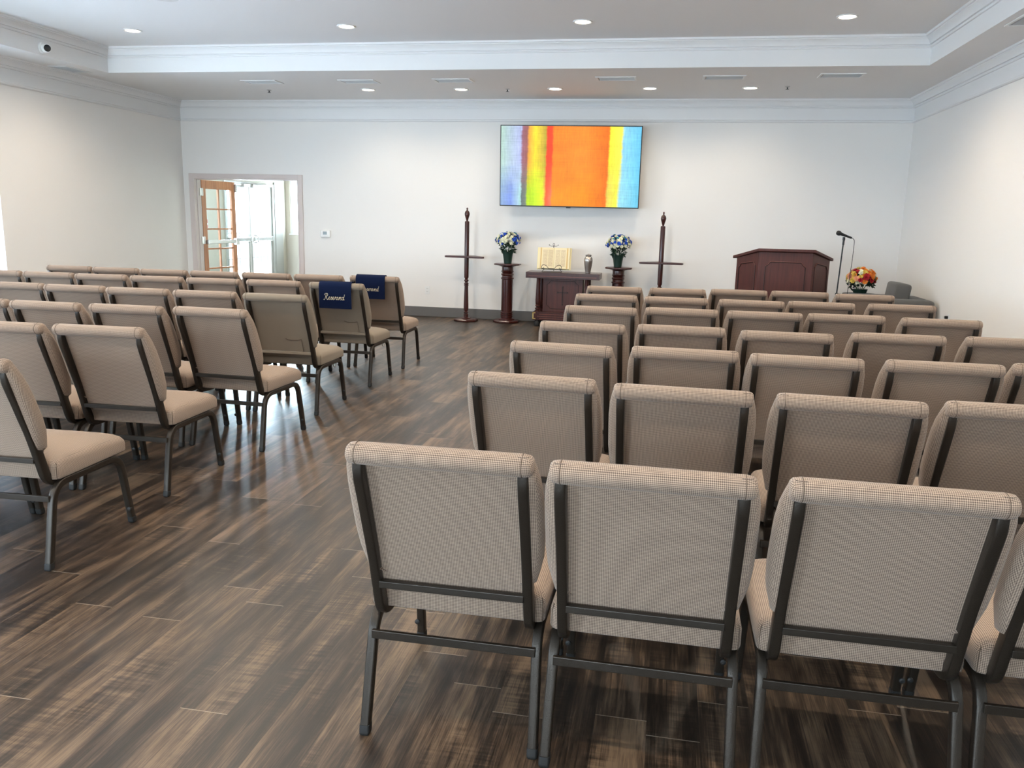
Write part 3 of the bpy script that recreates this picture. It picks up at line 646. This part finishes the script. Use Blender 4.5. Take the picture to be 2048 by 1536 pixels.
def cloth(chair, x0, x1, label, zb=.672):
    t = thing('reserved_cloth', label, 'cloth', chair.location, chair.rotation_euler[2], 'navy Reserved cloths over chair backs')
    rc = Vector((0, -.106, .854)); R = .0385; path = [(-.001+.0 - .0 + 0, 0)]
    pts = [(yup(.80)+.095, .76), (yup(.83)+.085, .83), (rc.y+R*1.02, .872)]
    for d in (70, 95, 120, 150, 180): pts.append((rc.y+R*math.cos(math.radians(d)), rc.z+R*math.sin(math.radians(d))))
    pts += [(rc.y-R-.001, .80), (rc.y-R+.002, .74), (rc.y-R+.004, zb)]
    bm = NB(); nx = 14; rs = []
    for off in (0, 1):
        for_ = []
        for i, (y, z) in enumerate(pts):
            a = Vector(pts[max(i-1, 0)]); b = Vector(pts[min(i+1, len(pts)-1)]); d = (b-a).normalized(); nrm = Vector((d.y, -d.x))
            for_.append((y - nrm.x*.0025*off*0 + (0.0025*off)*(-nrm.x if False else nrm.x)*0 , z))
        rs.append(for_)
    rg = []
    for k in range(nx+1):
        x = x0 + (x1-x0)*k/nx; wv = .0015*math.sin(k*1.3)
        outer = [Vector((x, y - (wv if i > 7 else 0), z)) for i, (y, z) in enumerate(pts)]
        inner = []
        for i, (y, z) in enumerate(pts):
            a = Vector(pts[max(i-1, 0)]); b = Vector(pts[min(i+1, len(pts)-1)]); d = (b-a).normalized(); inner.append(Vector((x, y + d.y*.0025 - (wv if i > 7 else 0), z - d.x*.0025)))
        rg.append(outer + inner[::-1])
    rings(bm, rg); cl = obj('cloth_panel', bm, M_navy, t, smooth=50)
    bm = NB(); s = .0245; tot = sum(a for _, a in LET); cx = (x0+x1)/2; X = cx - tot*s/2 - .006; zb_ = .745
    yt = rc.y-R-.0035
    for strokes, adv in LET:
        for st in strokes:
            q = catmull([(X + (px+ (py*.12))*s, yt + (.002 if False else 0), zb_ + py*s) for px, py in st], 4)
            sweep(bm, q, [(a, b*.5) for a, b in circ(.0028, 6)], side=(0,1,0))
        X += adv*s
    obj('reserved_lettering', bm, M_thread, cl)
cloth(PLACED[('left', 4, 0)], -.140, .140, 'navy cloth lettered Reserved over the nearer of two chair backs')
cloth(PLACED[('left', 5, 0)], -.170, .110, 'navy cloth lettered Reserved over the farther of two chair backs')

# ------------------------------------------------------------------ torch stands, pedestals
def octo(r): return r/math.cos(PI/8)
def torch_stand(x, y, rz, label):
    t = thing('torch_stand', label, 'stand', (x, y, 0), 0, 'tall turned stands with triangular shelves')
    bm = NB(); lathe(bm, [(.165, 0), (.172, .006), (.172, .022), (.160, .034), (.07, .040)], n=8, phase=PI/8+rz); obj('base', bm, M_cherry, t, bevel=.003)
    bm = NB(); lathe(bm, [(.068, .038), (.068, .046), (.050, .054), (.030, .060), (.030, .075), (.036, .082), (.036, .092), (.026, .098), (.024, .108), (.034, .118), (.034, .126), (.022, .134), (.022, .140), (.032, .160), (.034, .20), (.026, .46), (.026, .495), (.033, .500), (.033, .508), (.026, .514), (.033, .522), (.033, .532), (.022, .540), (.020, .552), (.030, .562), (.032, .570), (.030, .578), (.020, .588), (.022, .598), (.031, .612), (.032, .62), (.032, .887)], n=28); obj('lower_column', bm, M_cherry, t, smooth=35)
    bm = NB(); lathe(bm, [(.032, .913), (.032, 1.375), (.029, 1.385), (.012, 1.390)], n=28); obj('upper_column', bm, M_cherry, t, smooth=35)
    bm = NB(); lathe(bm, [(.012, 1.386), (.013, 1.398), (.022, 1.43), (.034, 1.468), (.036, 1.490), (.030, 1.515), (.014, 1.532), (.010, 1.536), (.009, 1.545), (.012, 1.552), (.012, 1.562), (.004, 1.572)], n=24); obj('finial', bm, M_cherry, t, smooth=40)
    R3 = Matrix.Rotation(rz, 4, 'Z'); tri = []
    for px, py in ((-.29, -.10), (-.275, -.125), (.275, -.125), (.29, -.10), (.04, .22), (-.04, .22)): tri.append((px, py))
    bm = NB(); rings(bm, [[R3 @ Vector((px*k, py*k, z)) for px, py in tri] for z, k in ((.887, .97), (.893, 1), (.907, 1), (.913, .975))]); obj('shelf', bm, M_cherry, t)
torch_stand(-2.788, 11.25, -.10, 'tall dark cherry stand with triangular shelf, left of the two at the far wall')
torch_stand(-.112, 11.27, .03, 'tall dark cherry stand with triangular shelf, right of the two at the far wall')
def pedestal(x, label):
    t = thing('column_pedestal', label, 'pedestal', (x, 11.33, 0), 0, 'turned column pedestals under blue bouquets')
    bm = NB(); lathe(bm, [(.185, 0), (.190, .006), (.190, .022), (.178, .034), (.10, .040)], n=8, phase=PI/8); obj('base', bm, M_cherry, t, bevel=.003)
    bm = NB(); pr = [(.112, .038), (.112, .050), (.090, .056), (.078, .062)]
    for z in (.085, .112, .140): pr += [(.078, z-.010), (.088, z-.005), (.088, z+.005), (.078, z+.010)]
    pr += [(.078, .17), (.080, .20), (.080, .60), (.084, .605), (.092, .612), (.092, .622), (.080, .630), (.076, .650), (.086, .662), (.090, .672), (.086, .682), (.076, .690), (.084, .705), (.090, .712), (.084, .720), (.080, .728), (.080, .775), (.10, .785), (.14, .796), (.15, .800)]
    lathe(bm, pr, n=32); obj('column', bm, M_cherry, t, smooth=35)
    bm = NB(); lathe(bm, [(.17, .798), (.195, .804), (.195, .816), (.19, .821)], n=8, phase=PI/8); obj('top_plate', bm, M_cherry, t, bevel=.003)
pedestal(-2.217, 'round dark cherry column pedestal left of the cross table')
pedestal(-.675, 'round dark cherry column pedestal right of the cross table, its foot hidden by chairs')

# ------------------------------------------------------------------ flowers
def blossom_mesh(kind, r):
    bm = NB(); n = 7
    layers = ((1.0, .10, 0), (.75, .38, .4), (.48, .55, .9)) if kind == 'full' else ((1.0, .12, 0), (.85, .3, .4))
    for sc, lift, ph in layers:
        for k in range(n):
            a = 2*PI*k/n + ph; w = .42*sc*r
            d = Vector((math.cos(a), math.sin(a), 0)); s = Vector((-math.sin(a), math.cos(a), 0)); up = Vector((0,0,1))
            p = [d*.08*r, d*.55*sc*r + s*w + up*lift*r*.5, d*sc*r + s*w*.45 + up*lift*r, d*sc*r - s*w*.45 + up*lift*r, d*.55*sc*r - s*w + up*lift*r*.5]
            bm.faces.new([bm.verts.new(q) for q in p])
    return bm
def leaf_cloud(bm, c, rx, rz, n, L, rnd, lo=-.3, full=False):
    for _ in range(n):
        th = rnd.uniform(0, 2*PI); ph = rnd.uniform(lo, 1); q = math.sqrt(max(0, 1-ph*ph)) if not full else rnd.random()
        rr = rnd.uniform(.55, .98); p = Vector(c) + Vector((math.cos(th)*q*rx*rr, math.sin(th)*q*rx*rr, ph*rz*rr))
        d = (Vector((math.cos(th)*q, math.sin(th)*q, ph)) + Vector([rnd.uniform(-.6, .6) for _ in range(3)])).normalized()
        s = d.cross(Vector((rnd.uniform(-1,1), rnd.uniform(-1,1), rnd.uniform(-1,1)))).normalized(); l = L*rnd.uniform(.7, 1.3)
        v = [p, p + d*l*.5 + s*l*.22, p + d*l, p + d*l*.5 - s*l*.22]
        bm.faces.new([bm.verts.new(a) for a in v])
def bouquet(t, c, rx, rz, mats, r, n, seed, kind='full', lo=-.25, flat=False):
    rnd = random.Random(seed); ms = {}
    for m_, w_ in mats:
        bm = blossom_mesh(kind, r); o = obj('blossom', bm, m_, t); ms[m_.name] = [o, False]
    pal = [m_ for m_, w_ in mats for _ in range(w_)]
    ga = PI*(3-math.sqrt(5))
    for k in range(n):
        z = 1 - (k+.5)/n*(1-lo); q = math.sqrt(max(0, 1-z*z)); a = k*ga + rnd.uniform(-.2, .2)
        dirv = Vector((q*math.cos(a), q*math.sin(a), z)); rr = rnd.uniform(.86, 1.04)
        p = Vector(c) + Vector((dirv.x*rx*rr, dirv.y*rx*rr, dirv.z*rz*rr))
        m_ = rnd.choice(pal); e = ms[m_.name]
        if not e[1]: o = e[0]; e[1] = True
        else: o = e[0].copy(); C.objects.link(o); o.parent = t
        o.location = p; o.rotation_mode = 'QUATERNION'; o.rotation_quaternion = dirv.to_track_quat('Z', 'Y'); k_ = rnd.uniform(.8, 1.15); o.scale = (k_, k_, k_)
    for m_, w_ in mats:
        if not ms[m_.name][1]: bpy.data.objects.remove(ms[m_.name][0])
def potted(x, y, z, label, seed):
    t = thing('potted_bouquet', label, 'flowers', (x, y, z), 0, 'blue and white bouquets in green pots')
    rnd = random.Random(seed); bm = NB(); rs = []
    for i, (r0, zz, wv) in enumerate(((.045, 0, 0), (.052, .003, 0), (.060, .06, 0), (.070, .13, .002), (.080, .158, .006), (.086, .175, .010), (.080, .172, .008), (.066, .14, 0), (.055, .13, 0))):
        rs.append([Vector(((r0+wv*math.sin(5*a+seed))*math.cos(a), (r0+wv*math.sin(5*a+seed))*math.sin(a), zz + wv*1.8*math.sin(4*a+seed))) for a in [2*PI*k/32 for k in range(32)]])
    rings(bm, rs); obj('pot', bm, M_pot, t, smooth=50)
    bm = NB()
    for k in range(14):
        a = rnd.uniform(0, 2*PI); sweep(bm, [(0.02*math.cos(a), .02*math.sin(a), .12), (.04*math.cos(a), .04*math.sin(a), .20), (.10*math.cos(a), .10*math.sin(a), .28)], circ(.003, 5))
    obj('stems', bm, M_stem, t)
    bm = NB(); leaf_cloud(bm, (0, 0, .31), .140, .100, 240, .036, rnd, -.8); leaf_cloud(bm, (0, 0, .20), .085, .07, 120, .05, rnd, -.6); obj('foliage', bm, M_leafd, t)
    bouquet(t, (0, 0, .315), .168, .120, [(P_white, 6), (P_blue, 4), (P_teal, 1)], .025, 84, seed, 'full', -.35)
potted(-2.217, 11.33, .821, 'blue and white bouquet in green pot on the left pedestal', 3)
potted(-.690, 11.33, .821, 'blue and white bouquet in green pot on the right pedestal', 11)

# ------------------------------------------------------------------ cross table with book and urn
def clipped(x0, x1, z0, z1, c):  # panel outline with notched corners
    return [(x0+c, z0), (x1-c, z0), (x1-c*.6, z0+c*.6), (x1, z0+c), (x1, z1-c), (x1-c*.6, z1-c*.6), (x1-c, z1), (x0+c, z1), (x0+c*.6, z1-c*.6), (x0, z1-c), (x0, z0+c), (x0+c*.6, z0+c*.6)]
def moulding(bm, loop3, r=.004):
    P = [Vector(p) for p in loop3]; P = P + [P[0], P[1]]
    sweep(bm, P, circ(r, 6))
t = thing('cross_table', 'dark cherry table with a cross carved in its front panel and brass corners', 'table', (-1.405, 11.22, 0))
bm = NB(); add_box(bm, (-.50, -.20, .655), (.50, .20, .735)); top = obj('table_top', bm, M_cherry, t, bevel=.003)
bm = NB(); add_box(bm, (-.46, -.204, .682), (.46, -.199, .688)); obj('inlay_line', bm, M_hi, top)
bm = NB(); add_box(bm, (-.39, -.19, .085), (.39, .19, .200)); bs = obj('base_plinth', bm, M_cherry, t, bevel=.003)
for a, b in ((-.30, .165), (-.33, .135), (-.30, .108)):
    bm = NB(); add_box(bm, (a, -.193, b), (-a, -.189, b+.005)); obj('inlay_line', bm, M_hi, bs)
bm = NB(); add_box(bm, (-.270, -.11, .200), (.270, .11, .655)); pn = obj('front_panel', bm, M_cherry2, t, bevel=.002)
bm = NB(); moulding(bm, [(x, -.111, z) for x, z in clipped(-.215, .215, .24, .62, .05)]); obj('panel_moulding', bm, M_groove, pn)
bm = NB(); add_box(bm, (-.007, -.114, .30), (.007, -.1095, .54)); add_box(bm, (-.065, -.114, .458), (.065, -.1095, .472))
for dx, dz in ((0, .54), (0, .30), (-.065, .465), (.065, .465)): lathe(bm, [(.012, 0), (.010, .005)], (dx, -.1095, dz), 10, Matrix.Rotation(PI/2, 4, 'X'))
obj('cross', bm, M_groove, pn)
for sx_ in (-1, 1):
    for sy_ in (-1, 1):
        bm = NB(); lathe(bm, [(.040, .200), (.040, .212), (.026, .218), (.026, .225), (.038, .238), (.038, .248), (.022, .256), (.022, .262), (.034, .272), (.034, .284), (.026, .292), (.031, .31), (.034, .36), (.028, .52), (.025, .64), (.028, .655)], (sx_*.33, sy_*.15, 0), 20); obj('leg', bm, M_cherry, t, smooth=35)
        bm = NB(); lathe(bm, [(.034, 0), (.040, .010), (.040, .060), (.030, .072), (.030, .085)], (sx_*.335, sy_*.14, 0), 18, None); obj('caster', bm, M_rubber, t, smooth=40)
    bm = NB()
    add_box(bm, (sx_*.392-.004, -.194, .098), (sx_*.392+.004, -.16, .112)); add_box(bm, (sx_*.392-.004, -.194, .176), (sx_*.392+.004, -.16, .190)); add_box(bm, (sx_*.392-.003, -.193, .112), (sx_*.392+.003, -.178, .176))
    for z in (.098, .178): add_box(bm, (sx_*.372-.022, -.194, z), (sx_*.372+.022, -.1885, z+.012))
    add_box(bm, (sx_*.384-.008, -.194, .108), (sx_*.384+.008, -.189, .18)); obj('brass_corner', bm, M_brass, bs)
# easel + open book
t = thing('book_easel', 'black wire scroll easel on the cross table holding the open book', 'easel', (-1.565, 11.16, .735))
def wire(pts, r=.0035): bmx = NB(); sweep(bmx, catmull(pts, 6), circ(r, 6)); return bmx
for s in (-1, 1):
    obj('scroll_leg', wire([(s*.10, .0, .045), (s*.125, -.02, .02), (s*.135, -.035, .006), (s*.115, -.045, .004), (s*.10, -.03, .006)]), M_black, t)
    obj('front_scroll', wire([(0, -.07, .055), (s*.035, -.072, .052), (s*.075, -.072, .090), (s*.115, -.072, .100), (s*.135, -.072, .075), (s*.125, -.072, .050), (s*.105, -.072, .055), (s*.105, -.072, .068)]), M_black, t)
    obj('finial_scroll', wire([(0, .092, .350), (s*.02, .092, .345), (s*.05, .092, .352), (s*.065, .092, .362), (s*.055, .092, .368)], .003), M_black, t)
bm = NB(); add_box(bm, (-.14, -.070, .040), (.14, .02, .046)); obj('ledge', bm, M_black, t)
bm = NB(); sweep(bm, [(-.13, -.035, .004), (.13, -.035, .004)], circ(.0035, 6)); sweep(bm, [(0, .03, .046), (0, .092, .345)], circ(.005, 6)); sweep(bm, [(0, .085, .30), (0, .16, .004)], circ(.004, 6)); sweep(bm, catmull([(0, .092, .345), (-.012, .092, .365), (0, .092, .388), (.012, .092, .365), (0, .092, .345)], 5), circ(.003, 6)); obj('back_post', bm, M_black, t)
def make_page():
    m = new_mat('printed_page', (.80,.70,.46), .8); t2 = NT(m)
    sx = t2.n('ShaderNodeSeparateXYZ'); t2.l(coords(t2), sx.inputs[0]); X, Z = sx.outputs[0], sx.outputs[2]
    ax = t2.m('ABSOLUTE', X)
    inx = t2.m('MULTIPLY', t2.m('GREATER_THAN', ax, .018), t2.m('LESS_THAN', ax, .155)); inz = t2.m('MULTIPLY', t2.m('GREATER_THAN', Z, .03), t2.m('LESS_THAN', Z, .255))
    gap = t2.m('GREATER_THAN', t2.m('ABSOLUTE', t2.m('SUBTRACT', ax, .0865)), .004)
    ln = t2.m('GREATER_THAN', t2.m('SINE', t2.m('MULTIPLY', Z, 2*PI/.0105)), .1); wd = t2.m('GREATER_THAN', t2.noise(t2.comb(t2.m('MULTIPLY', X, 260), 0, t2.m('MULTIPLY', t2.m('FLOOR', t2.m('DIVIDE', Z, .0105)), 3)), 1, 0), .42)
    f = t2.m('MULTIPLY', t2.m('MULTIPLY', t2.m('MULTIPLY', inx, inz), t2.m('MULTIPLY', ln, wd)), gap)
    t2.l(t2.mix(t2.m('MULTIPLY', f, .7), (.80,.70,.46), (.30,.16,.08)), t2.b.inputs['Base Color']); return m
t = thing('open_book', 'large open book with cream pages on the wire easel', 'book', (-1.545, 11.135, .785)); t.rotation_euler = (-.22, 0, 0)
bm = NB(); add_rbox(bm, (-.232, .030, -.012), (.232, .036, .290), .002); obj('cover', bm, new_mat('book_cover_cream', (.82,.72,.42), .7), t)
for s in (-1, 1):
    for nm, x_in, x_out, yt0, yt1, m_, dz in (('page_block', .002, .212, .010, .0, M_edge if False else None, 0),):
        bm = NB(); n = 10; rg = []
        for k in range(n+1):
            u = k/n; x = s*(x_in + (x_out-x_in)*u); yf = .016 - .022*math.sin(min(1, u*1.25)*PI/2) + .010*u*u
            zt_ = .283 - .012*math.sin(u*PI)*0 + .006*(u-.5)
            rg.append([Vector((x, yf, .0)), Vector((x, .030, .0)), Vector((x, .030, zt_)), Vector((x, yf, zt_))])
        rings(bm, rg); pb = obj('page_block', bm, make_page() if s < 0 else bpy.data.materials['printed_page'], t, smooth=30)
        bm = NB(); add_box(bm, (s*.176-.013, .0005, .002), (s*.176+.013, .0065, .282)); obj('gilt_page_edge', bm, new_mat('gilt_edge', (.62,.42,.16), .5), pb)
t = thing('urn', 'brushed pewter urn standing at the right end of the cross table', 'urn', (-1.075, 11.14, .735))
bm = NB(); lathe(bm, [(.030, 0), (.034, .004), (.034, .010), (.038, .04), (.050, .10), (.057, .15), (.059, .18), (.055, .205), (.040, .225), (.034, .232)], n=36); obj('body', bm, M_urn, t, smooth=50)
bm = NB(); lathe(bm, [(.033, .230), (.038, .234), (.042, .242), (.040, .250), (.030, .254), (.012, .258), (.008, .262)], n=30); obj('lid', bm, M_urn, t, smooth=40)
bm = NB(); lathe(bm, [(.0592, .168), (.0598, .170), (.0598, .173), (.0592, .175)], n=36); obj('engraved_band', bm, M_steel, t, smooth=True)

# ------------------------------------------------------------------ lectern
t = thing('lectern', 'wide dark cherry lectern with three moulded panels and sloping top', 'lectern', (0, 0, 0))
t.location = (1.325, 9.75, 0)
# body plan relative: front from x -.33..+.30 at y 0, sides run back to y .40
FL, FR_, BL, BR = (-.330, 0), (.255, 0), (-.545, .36), (.500, .36)
def ztop(y): return 1.135 - y*.24
body = [FL, FR_, BR, BL]
bm = NB(); rings(bm, [[Vector((x, y, 0)) for x, y in body], [Vector((x, y, ztop(y))) for x, y in body]]); bd = obj('body', bm, M_cherry2, t, bevel=.003)
bm = NB(); tp = [(-.345, -.035), (.270, -.035), (.545, .40), (-.590, .40)]
rings(bm, [[Vector((x, y, ztop(y)+.001)) for x, y in tp], [Vector((x, y, ztop(y)+.032)) for x, y in tp]]); obj('top_board', bm, M_cherry2, t, bevel=.004)
bm = NB(); add_box(bm, (-.36, -.02, 0), (.285, .0, .09)); obj('plinth', bm, M_cherry2, t, bevel=.003)
def panel_on(a, b, name, z1a, z1b):
    A = Vector((a[0], a[1], 0)); B = Vector((b[0], b[1], 0)); d = (B-A); L = d.length; d.normalize(); nrm = Vector((d.y, -d.x, 0))
    m0 = .075 if L > .5 else .055; c = .05 if L > .5 else .04; out = []
    for px, pz in clipped(m0, L-m0, .16, 1.0, c):
        u = px/L; zt2 = (z1a*(1-u)+z1b*u); z = pz if pz < .5 else pz - 1.0 + zt2
        out.append(A + d*px + nrm*.003 + Vector((0,0,z)))
    bm = NB(); moulding(bm, out, .0055); obj(name, bm, M_groove, bd, smooth=True)
    bm = NB(); moulding(bm, [p + nrm*.003 + Vector((0, 0, .006)) for p in out], .002); obj('moulding_highlight', bm, M_hi, bd, smooth=True)  # thin paler strand drawn as the highlight along each moulding
panel_on(FL, FR_, 'panel_moulding', 1.025, 1.025); panel_on(BL, FL, 'panel_moulding', .97, 1.03); panel_on(FR_, BR, 'panel_moulding', 1.03, .97)

# ------------------------------------------------------------------ microphone
t = thing('microphone_stand', 'thin black straight microphone stand beside the right end of the lectern', 'stand', (1.835, 9.66, 0))
bm = NB(); lathe(bm, [(.12, 0), (.125, .005), (.125, .014), (.05, .024), (.014, .03)], n=36); obj('base', bm, M_black, t, smooth=40)
bm = NB(); sweep(bm, [(0, 0, .02), (.012, 0, .64)], circ(.011, 12)); obj('lower_tube', bm, M_black, t, smooth=True)
bm = NB(); sweep(bm, [(.0115, 0, .60), (.0135, 0, .71)], circ(.017, 12)); obj('clutch', bm, M_black, t, smooth=True)
bm = NB(); sweep(bm, [(.013, 0, .70), (.030, 0, 1.27)], circ(.0075, 12)); obj('upper_tube', bm, M_black, t, smooth=True)
bm = NB(); sweep(bm, [(.029, 0, 1.24), (.031, 0, 1.29)], circ(.011, 10)); sweep(bm, [(.031, 0, 1.29), (.030, 0, 1.325)], circ(.014, 10)); obj('clip', bm, M_black, t, smooth=True)
t = thing('microphone', 'black handheld microphone with ball head clipped on its stand, cable hanging', 'microphone', (1.866, 9.66, 1.345))
D = Vector((-.93, .05, .33)).normalized(); Q = D.to_track_quat('Z', 'Y').to_matrix().to_4x4()
bm = NB(); lathe(bm, [(.008, -.085), (.011, -.083), (.012, -.03), (.017, .035), (.020, .04)], mat=Q, n=20); mb = obj('handle', bm, M_black, t, smooth=40)
bm = NB(); lathe(bm, [(.018, .038), (.024, .046), (.027, .058), (.0265, .070), (.022, .081), (.012, .088), (.003, .090)], mat=Q, n=22); obj('grille', bm, make_metal('mic_mesh', (.03,.03,.03), .5, .6, 1, 900), mb, smooth=True)
bm = NB(); p0 = D*(-.083)
sweep(bm, catmull([p0, p0+Vector((.02,0,-.012)), p0+Vector((.032,0,-.05)), p0+Vector((.030,0,-.25)), p0+Vector((.018,0,-.5)), p0+Vector((.008,0,-.8)), p0+Vector((.0,0,-1.1)), p0+Vector((-.02,-.03,-1.26)), p0+Vector((-.01,-.1,-1.268))], 6), circ(.0032, 6)); obj('cable', bm, M_black, t, smooth=True)

# ------------------------------------------------------------------ armchair with cushion, side table, flowers
t = thing('armchair', 'low grey upholstered armchair in the far right corner facing left', 'armchair', (2.47, 10.02, 0))
bm = NB(); add_rbox(bm, (-.38, -.22, .08), (.22, .22, .36), .02); obj('seat_base', bm, M_grey, t, smooth=True)
bm = NB(); add_rbox(bm, (-.40, -.22, .34), (.20, .22, .47), .04); obj('seat_cushion', bm, M_grey, t, smooth=True)
for s in (-1, 1):
    bm = NB(); add_rbox(bm, (-.40, s*.30-.085, .07), (.34, s*.30+.085, .665), .045); obj('arm', bm, M_grey, t, smooth=True)
bm = NB(); add_rbox(bm, (.20, -.39, .07), (.41, .39, .66), .045); obj('backrest', bm, M_grey, t, smooth=True)
for sx_ in (-.33, .33):
    for sy_ in (-.32, .32):
        bm = NB(); lathe(bm, [(.018, 0), (.024, .075)], (sx_, sy_, 0), 12); obj('leg', bm, M_black, t)
bm = NB(); add_rbox(bm, (-.09, -.20, 0), (.09, .20, .355), .035, Matrix.Translation((2.548, 10.03, .474)) @ Matrix.Rotation(.12, 4, 'Y')); tag(obj('back_cushion', bm, M_grey, None, smooth=True), 'grey box cushion leaning on the back of the corner armchair', 'cushion')
t = thing('side_table', 'small dark side table hidden behind the grey armchair, under the orange bouquet', 'table', (2.345, 10.85, 0))
bm = NB(); lathe(bm, [(.19, .60), (.20, .605), (.20, .622), (.19, .627)], n=32); obj('table_top', bm, M_black, t)
bm = NB(); lathe(bm, [(.02, .02), (.018, .60)], n=16); obj('column', bm, M_black, t)
bm = NB(); lathe(bm, [(.15, 0), (.15, .012), (.03, .025)], n=28); obj('base', bm, M_black, t)
t = thing('basket_bouquet', 'orange, red and yellow bouquet with dark leaves in the far right corner', 'flowers', (2.345, 10.85, .627))
rnd = random.Random(5)
bm = NB(); lathe(bm, [(.06, 0), (.075, .005), (.085, .035), (.09, .055), (.07, .055)], n=24); obj('basket', bm, M_pot, t, smooth=40)
bm = NB(); sweep(bm, catmull([(-.06, 0, .02), (-.10, 0, .05), (-.115, 0, .09), (-.085, 0, .105), (-.07, 0, .08), (-.088, 0, .07)], 5), circ(.008, 8)); obj('basket_scroll', bm, M_black, t, smooth=True)
bm = NB()
for k in range(16):
    a = rnd.uniform(0, 2*PI); sweep(bm, [(.03*math.cos(a), .03*math.sin(a), .04), (.08*math.cos(a), .08*math.sin(a), .12), (.15*math.cos(a), .15*math.sin(a), .19)], circ(.003, 5))
obj('stems', bm, M_stem, t)
bm = NB(); leaf_cloud(bm, (0, 0, .14), .150, .11, 300, .05, rnd, -.45); obj('foliage', bm, M_leafd, t)
bouquet(t, (0, 0, .165), .170, .150, [(P_or, 6), (P_red, 4), (P_pink, 3), (P_yel, 2), (P_white, 2)], .036, 84, 21, 'full', -.12)
